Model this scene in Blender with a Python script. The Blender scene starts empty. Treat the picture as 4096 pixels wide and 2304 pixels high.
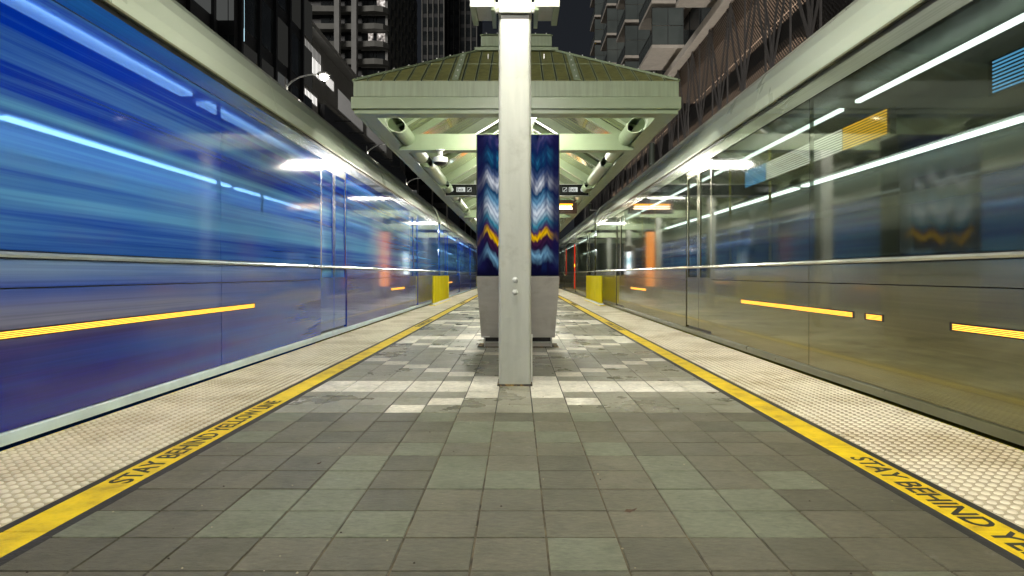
import bpy, math, random
from mathutils import Vector, Matrix
random.seed(7)
R = math.radians
sc = bpy.context.scene
COL = sc.collection

# ------------------------------------------------------------------ camera
cam_d = bpy.data.cameras.new("camera")
cam = bpy.data.objects.new("camera", cam_d); COL.objects.link(cam)
cam.location = (0.026, 0.0, 0.95)
cam.rotation_euler = (R(90), 0, 0)
cam_d.sensor_width = 36.0
cam_d.lens = 22.25
cam_d.shift_x = -0.0058
cam_d.shift_y = -0.0134
cam_d.clip_start = 0.05
cam_d.clip_end = 3000
sc.camera = cam

# ------------------------------------------------------------------ night sky, weak sun added as fill on the building fronts
w = bpy.data.worlds.new("World"); sc.world = w; w.use_nodes = True
nt = w.node_tree; nt.nodes.clear()
wo = nt.nodes.new("ShaderNodeOutputWorld")
sky = nt.nodes.new("ShaderNodeTexSky"); sky.sky_type = 'NISHITA'; sky.sun_disc = False
sky.sun_elevation = R(26); sky.sun_rotation = R(214); sky.air_density = 1.0; sky.dust_density = 3.0
hs = nt.nodes.new("ShaderNodeHueSaturation"); hs.inputs['Saturation'].default_value = 0.45
b1 = nt.nodes.new("ShaderNodeBackground"); b1.inputs['Strength'].default_value = 0.0012
b2 = nt.nodes.new("ShaderNodeBackground"); b2.inputs['Color'].default_value = (0.010, 0.0115, 0.0145, 1); b2.inputs['Strength'].default_value = 0.38
ad = nt.nodes.new("ShaderNodeAddShader")
nt.links.new(sky.outputs[0], hs.inputs['Color']); nt.links.new(hs.outputs[0], b1.inputs['Color'])
nt.links.new(b1.outputs[0], ad.inputs[0]); nt.links.new(b2.outputs[0], ad.inputs[1]); nt.links.new(ad.outputs[0], wo.inputs[0])
sd = bpy.data.lights.new("fill_sun", 'SUN'); sd.energy = 0.8; sd.angle = R(20); sd.color = (1.0, 0.95, 0.88)
so = bpy.data.objects.new("fill_sun", sd); COL.objects.link(so); so.rotation_euler = (R(64), 0, R(-34)); so.location = (0, -5, 40)

sc.view_settings.view_transform = 'Standard'; sc.view_settings.look = 'None'
sc.view_settings.exposure = 0.9; sc.view_settings.gamma = 1.0
sc.render.engine = 'CYCLES'
sc.cycles.use_denoising = True
sc.cycles.max_bounces = 7; sc.cycles.diffuse_bounces = 3; sc.cycles.glossy_bounces = 4
sc.cycles.transparent_max_bounces = 10; sc.cycles.transmission_bounces = 4
sc.cycles.sample_clamp_indirect = 6.0
sc.cycles.blur_glossy = 0.3
sc.cycles.caustics_reflective = False; sc.cycles.caustics_refractive = False

# ------------------------------------------------------------------ materials
def srgb(r, g, b):
    f = lambda c: (c/255/12.92) if c/255 <= 0.04045 else ((c/255+0.055)/1.055)**2.4
    return (f(r), f(g), f(b), 1)
def _base(name):
    m = bpy.data.materials.new(name); m.use_nodes = True
    n = m.node_tree; n.nodes.clear()
    out = n.nodes.new("ShaderNodeOutputMaterial")
    return m, n, out
def N(n, t, **kw):
    x = n.nodes.new(t)
    for k, v in kw.items():
        if k in x.inputs: x.inputs[k].default_value = v
        else: setattr(x, k, v)
    return x
def math_n(n, op, a=None, b=None):
    x = n.nodes.new("ShaderNodeMath"); x.operation = op
    for i, v in enumerate((a, b)):
        if v is None: continue
        if isinstance(v, (int, float)): x.inputs[i].default_value = v
        else: n.links.new(v, x.inputs[i])
    return x.outputs[0]
def mixc(n, fac, a, b, mode='MIX'):
    x = n.nodes.new("ShaderNodeMix"); x.data_type = 'RGBA'; x.blend_type = mode
    for i, v in ((0, fac), (6, a), (7, b)):
        if isinstance(v, (int, float, tuple)): x.inputs[i].default_value = v
        else: n.links.new(v, x.inputs[i])
    return x.outputs[2]
def coords(n, scale=(1, 1, 1), use='pos'):
    if use == 'pos': v = n.nodes.new("ShaderNodeNewGeometry").outputs['Position']
    else: v = n.nodes.new("ShaderNodeTexCoord").outputs['Object']
    mp = n.nodes.new("ShaderNodeMapping"); mp.inputs['Scale'].default_value = scale
    n.links.new(v, mp.inputs['Vector']); return mp.outputs[0]
def noise(n, vec, scale, detail=4, rough=0.55):
    x = n.nodes.new("ShaderNodeTexNoise"); x.inputs['Scale'].default_value = scale
    x.inputs['Detail'].default_value = detail; x.inputs['Roughness'].default_value = rough
    n.links.new(vec, x.inputs['Vector']); return x.outputs['Fac']
def ramp(n, fac, stops, interp='LINEAR'):
    x = n.nodes.new("ShaderNodeValToRGB"); cr = x.color_ramp; cr.interpolation = interp
    full = lambda c: c if len(c) == 4 else (*c, 1)
    cr.elements[1].position = stops[-1][0]; cr.elements[1].color = full(stops[-1][1])
    cr.elements[0].position = stops[0][0]; cr.elements[0].color = full(stops[0][1])
    for p, c in stops[1:-1]:
        e = cr.elements.new(p); e.color = full(c)
    n.links.new(fac, x.inputs[0]); return x.outputs[0]
def mat(name, col, rough=0.5, metal=0.0, coat=0.0, coat_rough=0.05, var=0.12, vscale=3.0, vstretch=(1, 1, 1),
        bump=0.0, bscale=60, dirt=None, dirt_scale=1.5, dirt_lo=0.55, dirt_hi=0.75, rvar=0.1, spec=0.5):
    m, n, out = _base(name)
    p = n.nodes.new("ShaderNodeBsdfPrincipled")
    p.inputs['Metallic'].default_value = metal
    p.inputs['Coat Weight'].default_value = coat; p.inputs['Coat Roughness'].default_value = coat_rough
    p.inputs['Specular IOR Level'].default_value = spec
    v = coords(n, vstretch)
    f = noise(n, v, vscale)
    c = (*col[:3], 1)
    dark = tuple(x*(1-var) for x in c[:3]) + (1,); lite = tuple(min(1, x*(1+var)) for x in c[:3]) + (1,)
    cc = ramp(n, f, [(0.3, dark), (0.7, lite)])
    if dirt:
        d = noise(n, coords(n), dirt_scale, 6, 0.65)
        cc = mixc(n, ramp(n, d, [(dirt_lo, (0, 0, 0)), (dirt_hi, (1, 1, 1))]), cc, (*dirt[:3], 1))
    n.links.new(cc, p.inputs['Base Color'])
    rr = ramp(n, noise(n, coords(n), vscale*2.3), [(0.3, (max(0.02, rough-rvar*rough),)*3), (0.7, (min(1, rough+rvar*rough),)*3)])
    n.links.new(rr, p.inputs['Roughness'])
    if bump:
        b = n.nodes.new("ShaderNodeBump"); b.inputs['Strength'].default_value = bump; b.inputs['Distance'].default_value = 0.01
        n.links.new(noise(n, coords(n), bscale, 3), b.inputs['Height']); n.links.new(b.outputs[0], p.inputs['Normal'])
    n.links.new(p.outputs[0], out.inputs[0])
    return m
def emis(name, col, strength):
    m, n, out = _base(name)
    e = n.nodes.new("ShaderNodeEmission"); e.inputs[0].default_value = (*col[:3], 1); e.inputs[1].default_value = strength
    n.links.new(e.outputs[0], out.inputs[0]); return m
def glassm(name, tint, film=None, film2=None, opaque=0.0, rough=0.03, ior=1.6):
    """thin tinted glazing with streaked film imitating motion smear: what lies behind it through the tint, plus mirror reflection by Fresnel"""
    m, n, out = _base(name)
    t = n.nodes.new("ShaderNodeBsdfTransparent"); t.inputs[0].default_value = (*tint, 1)
    low = t.outputs[0]
    if film:
        f = noise(n, coords(n, (1, 0.05, 4)), 1.9, 5, 0.6)
        d = n.nodes.new("ShaderNodeBsdfDiffuse")
        sz = n.nodes.new("ShaderNodeSeparateXYZ"); n.links.new(n.nodes.new("ShaderNodeNewGeometry").outputs['Position'], sz.inputs[0])
        band = ramp(n, math_n(n, 'DIVIDE', sz.outputs['Z'], 3.0), [(0.36, (0.10,)*3), (0.48, (0.22,)*3), (0.60, (0.16,)*3), (0.76, (-0.12,)*3), (0.86, (-0.18,)*3)])  # pale mid-height band: haze of the blurred interior put into the film colour
        f = math_n(n, 'ADD', f, band)
        n.links.new(mixc(n, ramp(n, f, [(0.46, (0, 0, 0)), (0.80, (1, 1, 1))]), (*film, 1), (*film2, 1)), d.inputs[0])
        mf = n.nodes.new("ShaderNodeMixShader")
        f2 = noise(n, coords(n, (1, 0.04, 2.4)), 1.5, 4, 0.5)
        n.links.new(ramp(n, f2, [(0.3, (max(0, opaque-0.25),)*3), (0.7, (min(1, opaque+0.25),)*3)]), mf.inputs[0])
        n.links.new(low, mf.inputs[1]); n.links.new(d.outputs[0], mf.inputs[2]); low = mf.outputs[0]
    g = n.nodes.new("ShaderNodeBsdfGlossy"); g.inputs['Roughness'].default_value = rough
    fr = n.nodes.new("ShaderNodeFresnel"); fr.inputs[0].default_value = ior
    bf = n.nodes.new("ShaderNodeNewGeometry").outputs['Backfacing']
    fac = math_n(n, 'MULTIPLY', fr.outputs[0], math_n(n, 'SUBTRACT', 1.0, bf))
    mx = n.nodes.new("ShaderNodeMixShader")
    n.links.new(fac, mx.inputs[0]); n.links.new(low, mx.inputs[1]); n.links.new(g.outputs[0], mx.inputs[2])
    n.links.new(mx.outputs[0], out.inputs[0]); return m

M = {}
M['sage'] = mat('sage_paint', (0.275, 0.34, 0.215), 0.38, var=0.06, coat=0.25, coat_rough=0.2, dirt=(0.26, 0.29, 0.19), dirt_scale=1.1, dirt_lo=0.58, dirt_hi=0.8)
M['fascia'] = mat('fascia_paint', (0.26, 0.315, 0.205), 0.4, var=0.13, vscale=6, vstretch=(4, 4, 0.22), coat=0.15, coat_rough=0.25)
M['olive_sheet'] = mat('olive_roof_sheet', (0.16, 0.165, 0.055), 0.45, var=0.28, vscale=9, bump=0.15, bscale=40)
M['deck'] = mat('ribbed_deck', (0.25, 0.29, 0.13), 0.12, var=0.12, vscale=2, vstretch=(1, 4, 1), coat=0.9, coat_rough=0.05, bump=0.5, bscale=8)
M['pillar'] = mat('pillar_paint', (0.44, 0.455, 0.40), 0.36, var=0.07, vscale=5, vstretch=(3, 3, 0.4), coat=0.2, coat_rough=0.2, dirt=(0.33, 0.33, 0.28), dirt_scale=3.2, dirt_lo=0.55, dirt_hi=0.76, bump=0.15, bscale=30)
M['white_metal'] = mat('white_metal', (0.75, 0.76, 0.73), 0.35, var=0.05)
M['black'] = mat('black_trim', (0.012, 0.012, 0.012), 0.35, var=0.2)
M['rubber'] = mat('dark_rubber', (0.02, 0.02, 0.018), 0.7, var=0.3, bump=0.3)
M['rust'] = mat('rusty_seal', (0.03, 0.025, 0.018), 0.85, var=0.5, vscale=20, dirt=(0.28, 0.17, 0.03), dirt_scale=14, dirt_lo=0.5, dirt_hi=0.6, bump=0.6)
M['kiosk'] = mat('kiosk_steel', (0.40, 0.38, 0.34), 0.33, metal=0.55, var=0.07, vstretch=(1, 1, 5), dirt=(0.3, 0.29, 0.25), dirt_scale=3)
M['steel'] = mat('steel', (0.55, 0.55, 0.52), 0.3, metal=0.9)
M['yellow'] = mat('yellow_tape', (0.84, 0.60, 0.010), 0.5, var=0.14, vscale=14, dirt=(0.46, 0.29, 0.012), dirt_scale=7, dirt_lo=0.47, dirt_hi=0.70, bump=0.3, bscale=70)
M['barrier'] = mat('barrier_yellow', (0.80, 0.66, 0.01), 0.35, var=0.06, dirt=(0.35, 0.22, 0.01), dirt_scale=7, dirt_lo=0.66, dirt_hi=0.74)
M['tactile'] = mat('tactile_cream', (0.74, 0.68, 0.53), 0.5, var=0.08, vscale=7, dirt=(0.42, 0.34, 0.18), dirt_scale=1.3, dirt_lo=0.46, dirt_hi=0.76, bump=0.25, bscale=90)
M['tactile_base_shaded'] = mat('tactile_base_shaded', (0.52, 0.455, 0.30), 0.6, var=0.12, vscale=7, dirt=(0.24, 0.18, 0.07), dirt_scale=1.3, dirt_lo=0.44, dirt_hi=0.70, bump=0.25, bscale=90)  # dirt, and shade between the domes put into a darker base colour
M['concrete'] = mat('concrete', (0.22, 0.22, 0.20), 0.8, var=0.15, bump=0.3)
M['asphalt'] = mat('asphalt', (0.05, 0.05, 0.05), 0.75, var=0.25, vscale=5, bump=0.4, bscale=80)
M['leaf'] = mat('dry_leaf', (0.07, 0.035, 0.012), 0.7, var=0.3, vscale=40)

def tile_mat(name, c0, c1, rough):
    m, n, out = _base(name)
    p = n.nodes.new("ShaderNodeBsdfPrincipled")
    pos = n.nodes.new("ShaderNodeNewGeometry").outputs['Position']
    sub = N(n, "ShaderNodeVectorMath"); sub.operation = 'SUBTRACT'; n.links.new(pos, sub.inputs[0]); sub.inputs[1].default_value = (-0.1282, 2.027, -5)
    dv = N(n, "ShaderNodeVectorMath"); dv.operation = 'DIVIDE'; n.links.new(sub.outputs[0], dv.inputs[0]); dv.inputs[1].default_value = (0.2564, 0.258, 10)
    fl = N(n, "ShaderNodeVectorMath"); fl.operation = 'FLOOR'; n.links.new(dv.outputs[0], fl.inputs[0])
    wn = N(n, "ShaderNodeTexWhiteNoise"); n.links.new(fl.outputs[0], wn.inputs['Vector'])
    col = mixc(n, wn.outputs['Value'], (*c0, 1), (*c1, 1))
    off = N(n, "ShaderNodeVectorMath"); off.operation = 'ADD'
    sc2 = N(n, "ShaderNodeVectorMath"); sc2.operation = 'SCALE'; n.links.new(fl.outputs[0], sc2.inputs[0]); sc2.inputs['Scale'].default_value = 3.7
    n.links.new(pos, off.inputs[0]); n.links.new(sc2.outputs[0], off.inputs[1])
    mp = N(n, "ShaderNodeMapping"); mp.inputs['Scale'].default_value = (1, 2.3, 1); mp.inputs['Rotation'].default_value = (0, 0, 0.7)
    n.links.new(off.outputs[0], mp.inputs[0])
    f1 = noise(n, mp.outputs[0], 22, 8, 0.78)
    f2 = noise(n, coords(n), 1.7, 5, 0.6)
    col = mixc(n, 1.0, col, ramp(n, f1, [(0.28, (0.52,)*3), (0.72, (1.40,)*3)]), 'MULTIPLY')
    col = mixc(n, 1.0, col, ramp(n, f2, [(0.3, (0.85, 0.84, 0.80)), (0.7, (1.1, 1.1, 1.1))]), 'MULTIPLY')
    f5 = noise(n, coords(n, (1, 1, 1)), 4.5, 8, 0.72)
    col = mixc(n, 1.0, col, ramp(n, f5, [(0.33, (0.72, 0.71, 0.66)), (0.48, (1.0,)*3), (0.66, (1.16,)*3)]), 'MULTIPLY')
    col = mixc(n, ramp(n, f5, [(0.64, (0,)*3), (0.74, (0.45,)*3)]), col, (0.42, 0.42, 0.38, 1))
    n.links.new(col, p.inputs['Base Color'])
    n.links.new(ramp(n, f2, [(0.3, (rough-0.12,)*3), (0.7, (rough+0.1,)*3)]), p.inputs['Roughness'])
    b = n.nodes.new("ShaderNodeBump"); b.inputs['Strength'].default_value = 0.9; b.inputs['Distance'].default_value = 0.007
    n.links.new(f1, b.inputs['Height']); n.links.new(b.outputs[0], p.inputs['Normal'])
    n.links.new(p.outputs[0], out.inputs[0]); return m
M['slate'] = tile_mat('slate_tile', (0.092, 0.087, 0.056), (0.150, 0.138, 0.094), 0.42)
M['sagetile'] = tile_mat('sage_tile', (0.150, 0.160, 0.107), (0.178, 0.187, 0.128), 0.45)
M['cream'] = tile_mat('cream_tile', (0.72, 0.68, 0.57), (0.80, 0.76, 0.66), 0.45)
M['midtile'] = tile_mat('mid_tile', (0.20, 0.195, 0.135), (0.31, 0.295, 0.225), 0.33)
M['grout_tan'] = mat('grout_tan', (0.10, 0.082, 0.05), 0.9, var=0.8, vscale=12)
M['grout_dark'] = mat('grout_dark', (0.035, 0.037, 0.03), 0.8, var=0.5, vscale=12)

M['lamp'] = emis('lamp_diffuser', (1.0, 0.975, 0.86), 75)
M['mastlamp'] = emis('mast_lamp_diffuser', (1.0, 0.97, 0.84), 175)
M['lampsoft'] = emis('lamp_globe', (1.0, 0.98, 0.9), 10)
M['trainlight'] = emis('train_ceiling_light', (0.90, 0.96, 1.0), 9)
M['amber'] = emis('amber_led', (1.0, 0.36, 0.04), 2.2)
M['ambersign'] = emis('amber_sign_led', (1.0, 0.38, 0.02), 3)
M['whiteled'] = emis('white_led', (1.0, 0.93, 0.85), 3.0)
M['blueled'] = emis('blue_led', (0.15, 0.5, 1.0), 2.5)
M['cyanled'] = emis('cyan_led', (0.3, 0.75, 1.0), 6)
M['redglow'] = emis('red_glow', (1.0, 0.05, 0.015), 0.35)
M['redled'] = emis('red_led', (1.0, 0.06, 0.02), 7)

# ------------------------------------------------------------------ mesh helpers
class MB:
    def __init__(s): s.v = []; s.f = []; s.mi = []
    def poly(s, pts, faces, mi=0):
        k = len(s.v); s.v += [tuple(p) for p in pts]
        for f in faces: s.f.append(tuple(k+i for i in f)); s.mi.append(mi)
        return s
    def box(s, x0, x1, y0, y1, z0, z1, mi=0):
        if x0 > x1: x0, x1 = x1, x0
        p = [(x, y, z) for z in (z0, z1) for y in (y0, y1) for x in (x0, x1)]
        return s.poly(p, [(0, 2, 3, 1), (4, 5, 7, 6), (0, 1, 5, 4), (2, 6, 7, 3), (0, 4, 6, 2), (1, 3, 7, 5)], mi)
    def cbox(s, x0, x1, y0, y1, z0, z1, c, mi=0):
        """box with chamfered vertical edges and top rim"""
        if x0 > x1: x0, x1 = x1, x0
        def ring(i, z): 
            a, b, d, e = x0+i, x1-i, y0+i, y1-i
            return [(a+c, d, z), (b-c, d, z), (b, d+c, z), (b, e-c, z), (b-c, e, z), (a+c, e, z), (a, e-c, z), (a, d+c, z)]
        r = [ring(0, z0), ring(0, z1-c), ring(c*0.7, z1)]
        k = [p for q in r for p in q]
        F = [tuple(range(7, -1, -1)), tuple(range(16, 24))]
        for l in range(2):
            for i in range(8):
                j = (i+1) % 8; F.append((l*8+i, l*8+j, (l+1)*8+j, (l+1)*8+i))
        return s.poly(k, F, mi)
    def bar(s, a, b, w, h, up=(0, 0, 1), mi=0):
        a = Vector(a); b = Vector(b); d = (b-a).normalized(); u = Vector(up)
        sd_ = d.cross(u)
        if sd_.length < 1e-4: sd_ = d.cross(Vector((1, 0, 0)))
        sd_.normalize(); u = sd_.cross(d).normalized()
        p = []
        for q in (a, b):
            for i, j in ((-1, -1), (1, -1), (1, 1), (-1, 1)): p.append(q+sd_*(i*w/2)+u*(j*h/2))
        return s.poly(p, [(3, 2, 1, 0), (4, 5, 6, 7), (0, 1, 5, 4), (1, 2, 6, 5), (2, 3, 7, 6), (3, 0, 4, 7)], mi)
    def tube(s, pts, r, n=10, mi=0, caps=True):
        pts = [Vector(p) for p in pts]; rr = r if isinstance(r, (list, tuple)) else [r]*len(pts)
        k = []; 
        for i, p in enumerate(pts):
            d = (pts[min(i+1, len(pts)-1)]-pts[max(i-1, 0)]).normalized()
            a = d.cross(Vector((0, 0, 1)))
            if a.length < 1e-3: a = d.cross(Vector((1, 0, 0)))
            a.normalize(); b = a.cross(d).normalized()
            for j in range(n):
                t = 2*math.pi*j/n; k.append(p+a*(math.cos(t)*rr[i])+b*(math.sin(t)*rr[i]))
        F = []
        for i in range(len(pts)-1):
            for j in range(n):
                q = (j+1) % n; F.append((i*n+j, i*n+q, (i+1)*n+q, (i+1)*n+j))
        if caps:
            F.append(tuple(range(n-1, -1, -1))); F.append(tuple((len(pts)-1)*n+j for j in range(n)))
        return s.poly(k, F, mi)
    def extrude(s, prof, axis, a, b, mi=0):
        """closed profile in the two other axes swept along axis from a to b"""
        n = len(prof)
        def P(u, v, t): return {'y': (u, t, v), 'x': (t, u, v), 'z': (u, v, t)}[axis]
        k = [P(u, v, a) for u, v in prof]+[P(u, v, b) for u, v in prof]
        F = [tuple(range(n)), tuple(range(2*n-1, n-1, -1))]
        for i in range(n):
            j = (i+1) % n; F.append((i, n+i, n+j, j))
        return s.poly(k, F, mi)
    def mesh(s, name, mats, smooth=False):
        me = bpy.data.meshes.new(name); me.from_pydata(s.v, [], s.f); 
        for m in (mats if isinstance(mats, (list, tuple)) else [mats]): me.materials.append(m)
        if len(me.materials) > 1:
            me.polygons.foreach_set('material_index', s.mi)
        if smooth: me.polygons.foreach_set('use_smooth', [True]*len(me.polygons))
        import bmesh
        bm = bmesh.new(); bm.from_mesh(me); bmesh.ops.recalc_face_normals(bm, faces=bm.faces); bm.to_mesh(me); bm.free()
        me.update(); return me
    def build(s, name, mats, parent=None, loc=None, smooth=False, bevel=0):
        o = link(name, s.mesh(name, mats, smooth), parent, loc)
        if bevel:
            b = o.modifiers.new("bevel", 'BEVEL'); b.width = bevel; b.segments = 3; b.limit_method = 'ANGLE'; b.angle_limit = R(40)
        return o
def link(name, me, parent=None, loc=None, rz=0):
    o = bpy.data.objects.new(name, me); COL.objects.link(o)
    if loc: o.location = loc
    if rz: o.rotation_euler = (0, 0, rz)
    if parent: o.parent = parent
    return o
def thing(name, label, cat, loc=(0, 0, 0), group=None, rz=0):
    o = link(name, None, None, loc, rz); o['label'] = label; o['category'] = cat
    if group: o['group'] = group
    return o
def tag(o, label, cat, group=None):
    o['label'] = label; o['category'] = cat
    if group: o['group'] = group
    return o
def struct(o): o['kind'] = 'structure'; return o
def stuff(o): o['kind'] = 'stuff'; return o
def copy_tree(o, parent=None):
    c = o.copy(); COL.objects.link(c); c.parent = parent
    for ch in o.children: copy_tree(ch, c)
    return c
def text_mesh(txt, size, name):
    cu = bpy.data.curves.new(name, 'FONT'); cu.body = txt; cu.size = size; cu.resolution_u = 3
    cu.align_x = 'LEFT'; cu.extrude = 0.0006; cu.offset = 0.0022
    ob = bpy.data.objects.new(name, cu); COL.objects.link(ob)
    dg = bpy.context.evaluated_depsgraph_get(); dg.update()
    me = bpy.data.meshes.new_from_object(ob.evaluated_get(dg))
    bpy.data.objects.remove(ob); bpy.data.curves.remove(cu)
    me.name = name; return me

# ------------------------------------------------------------------ ground, tracks, platform
struct(MB().box(-600, 600, -80, 1500, -1.3, -1.06).build('ground', M['asphalt']))
for s, nm in ((-1, 'left'), (1, 'right')):
    tr = struct(MB().box(s*2.75, s*6.6, -40, 160, -1.06, -1.02).build('track_bed', M['concrete']))
    for gx in (3.39, 4.83):
        MB().box(s*gx-0.035, s*gx+0.035, -40, 160, -1.02, -0.95).build('rail', M['steel'], tr)
    kb = struct(MB().box(s*9.9, s*13.0, -40, 160, -1.06, -0.92).build('pavement', M['concrete']))
    
PX = 2.745
plat = struct(MB().box(-PX, PX, -14, 62, -1.06, -0.030).build('platform', M['concrete']))
# grout beds
MB().box(-1.70, 1.70, -14, 4.349, -0.030, -0.006).build('grout_bed', M['grout_tan'], plat)
MB().box(-1.70, 1.70, 4.349, 62, -0.030, -0.006).build('grout_bed', M['grout_dark'], plat)
TW, TD, Y0 = 0.2564, 0.258, 2.027
def tile_kind(r, c):
    a = abs(c)
    if r < 9:
        if (r == 6 and a == 1) or (r == 5 and a == 2) or (1 <= r <= 4 and a == 3) or (c == 0 and r == 7): return 'sagetile'
        if r in (0, 1, 2) and a in (4,): return 'sagetile' if random.random() < 0.6 else 'slate'
        return 'sagetile' if random.random() < 0.09 else 'slate'
    if r in (12, 13) and a >= 1: return 'cream'
    if r == 11 and a == 1: return 'cream'
    if r == 10 and a == 2: return 'cream'
    if r == 9 and c == -3: return 'cream'
    if 14 <= r <= 19 and a == r-13: return 'cream'
    if r > 19 and (r % 13) in (2, 3): return 'cream'
    if r > 19 and a == abs(((r-14) % 13)-6): return 'cream'
    return 'midtile'
GJ = 0.0042
tile_me = {}
def tile_mesh_data(mb, x0, y0, mi=0, dz=0.0):
    mb.cbox(x0+GJ, x0+TW-GJ, y0+GJ, y0+TD-GJ, -0.012, 0.0+dz, 0.0014, mi)
kinds = ['slate', 'sagetile', 'cream', 'midtile']
for k in kinds:
    mb = MB(); mb.cbox(-TW/2+GJ, TW/2-GJ, -TD/2+GJ, TD/2-GJ, -0.012, 0.0, 0.0014); tile_me[k] = mb.mesh('tile', M[k])
field = MB(); back = MB()
for r in range(-10, 170):
    for c in range(-6, 7):
        k = tile_kind(r, c)
        yc = Y0+(r+0.5)*TD
        if r == 13 and c == 0: continue
        if 0 <= r-0 <= 22:
            o = link('tile', tile_me[k], plat, (c*TW, yc, random.uniform(-0.0012, 0.0008)))
            o.rotation_euler = (random.gauss(0, 0.0016), random.gauss(0, 0.0020), random.gauss(0, 0.002))
        elif r < 125 or True:
            x0 = c*TW-TW/2; y0 = Y0+r*TD
            if r < 60: tile_mesh_data(field, x0, y0, kinds.index(k), random.uniform(-0.0012, 0.0008))
            else: field.poly([(x0+GJ, y0+GJ, 0), (x0+TW-GJ, y0+GJ, 0), (x0+TW-GJ, y0+TD-GJ, 0), (x0+GJ, y0+TD-GJ, 0)], [(0, 1, 2, 3)], kinds.index(k))
stuff(field.build('tile_field', [M[k] for k in kinds], plat))
# the half tile in front of the post foot
MB().cbox(-TW/2+GJ, TW/2-GJ, Y0+13*TD+GJ, 5.37, -0.012, -0.0005, 0.002).build('tile', M['midtile'], plat)

# tactile panels with domes
PL = 1.70
dome = MB(); nx, ny = 15, 31
x_in, x_out = 1.914, PX
wpan = x_out-x_in
for i in range(nx):
    for j in range(ny):
        cx = (i+0.5)*wpan/nx + (0 if j % 1 == 0 else 0); cy = (j+0.5)*PL/ny
        ring = []
        for rr, z in ((0.0185, 0.0), (0.0160, 0.0052), (0.0105, 0.0075)):
            ring += [(cx+rr*math.cos(t*math.pi/4), cy+rr*math.sin(t*math.pi/4), z) for t in range(8)]
        F = []
        for l in range(2):
            for t in range(8):
                q = (t+1) % 8; F.append((l*8+t, l*8+q, l*8+8+q, l*8+8+t))
        F.append(tuple(range(16, 24)))
        dome.poly(ring, F)
dome_me = dome.mesh('domes', M['tactile'], smooth=True)
pan_me = MB().cbox(0.002, wpan-0.003, 0.006, PL-0.006, -0.030, 0.0, 0.004).mesh('tactile_panel', M['tactile_base_shaded'])
nose_me = MB().box(0, 0.012, 0, PL-0.002, -0.05, -0.002).mesh('edge_nosing', M['barrier'])
for s in (-1, 1):
    MB().box(s*1.66, s*PX, -14, 62, -0.0300, -0.0297).build('joint_filler', M['grout_dark'], plat)
    for k in range(-2, 26):
        y = 1.20+k*PL + (0.0 if s < 0 else -0.35)
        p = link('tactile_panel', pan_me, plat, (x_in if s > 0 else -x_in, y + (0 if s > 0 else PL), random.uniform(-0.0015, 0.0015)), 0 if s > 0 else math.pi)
        link('domes', dome_me, p)['kind'] = 'stuff'
        link('edge_nosing', nose_me, p, (wpan-0.002, 0, 0))
# warning tape with black borders
TP = 0.58
tp_me = MB().cbox(0.0015, 0.1655, 0.0015, TP-0.0015, -0.02, 0.0016, 0.002).mesh('warning_tape', M['yellow'])
bd_me = MB().box(0, 0.0405, 0, TP*3-0.002, -0.02, 0.0005).mesh('tape_border', M['rubber'])
bi_me = MB().box(0, 0.0480, 0, TP*3-0.002, -0.02, 0.0007).mesh('tape_border', M['rubber'])
for s in (-1, 1):
    for k in range(-2, 78):
        y = 1.17+k*TP
        link('warning_tape', tp_me, plat, ((1.7065 if s > 0 else -1.7065) + random.uniform(-0.0015, 0.0015), y + (0 if s > 0 else TP), random.uniform(-0.0005, 0.001)), 0 if s > 0 else math.pi)
        if k % 3 == 0:
            link('tape_border', bi_me, plat, (s*1.6585, y+(0 if s > 0 else TP*3), 0), 0 if s > 0 else math.pi)
            link('tape_border', bd_me, plat, (s*1.8735, y+(0 if s > 0 else TP*3), 0), 0 if s > 0 else math.pi)
tx = text_mesh("STAY BEHIND YELLOW LINE", 0.145, 'warning_lettering')
xs = [v.co.x for v in tx.vertices]; L0 = max(xs)-min(xs); x00 = min(xs)
for v in tx.vertices: v.co.x = (v.co.x-x00)*1.87/L0
tx.materials.append(M['rubber'])
for y in (2.87, 11.4, 20.0, 28.5):
    link('warning_lettering', tx, plat, (-1.742, y, 0.0026), R(90))
for y in (3.28, 12.6, 21.1, 29.7):
    link('warning_lettering', tx, plat, (1.742, y, 0.0026), R(-90))
# litter
lf = MB().poly([(-0.028, 0, 0.004), (-0.008, -0.011, 0.002), (0.016, -0.008, 0.006), (0.034, 0.003, 0.010), (0.012, 0.011, 0.004), (-0.012, 0.009, 0.009), (0, 0, 0.0065)],
               [(0, 1, 6), (1, 2, 6), (2, 3, 6), (3, 4, 6), (4, 5, 6), (5, 0, 6)])
lo = lf.build('dry_leaf', M['leaf'], None, (0.475, 2.53, 0.001)); lo.rotation_euler = (0, 0, 0.35)
tag(lo, 'small curled dry brown leaf lying alone on dark slate tile', 'leaf')
lo = link('dry_leaf', lf.mesh('dry_leaf', M['leaf']), None, (-0.97, 3.17, 0.001), 1.2); lo.scale = (0.6, 0.6, 0.6)
tag(lo, 'tiny dark leaf scrap on the tiles near the lettered tape', 'leaf')

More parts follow.
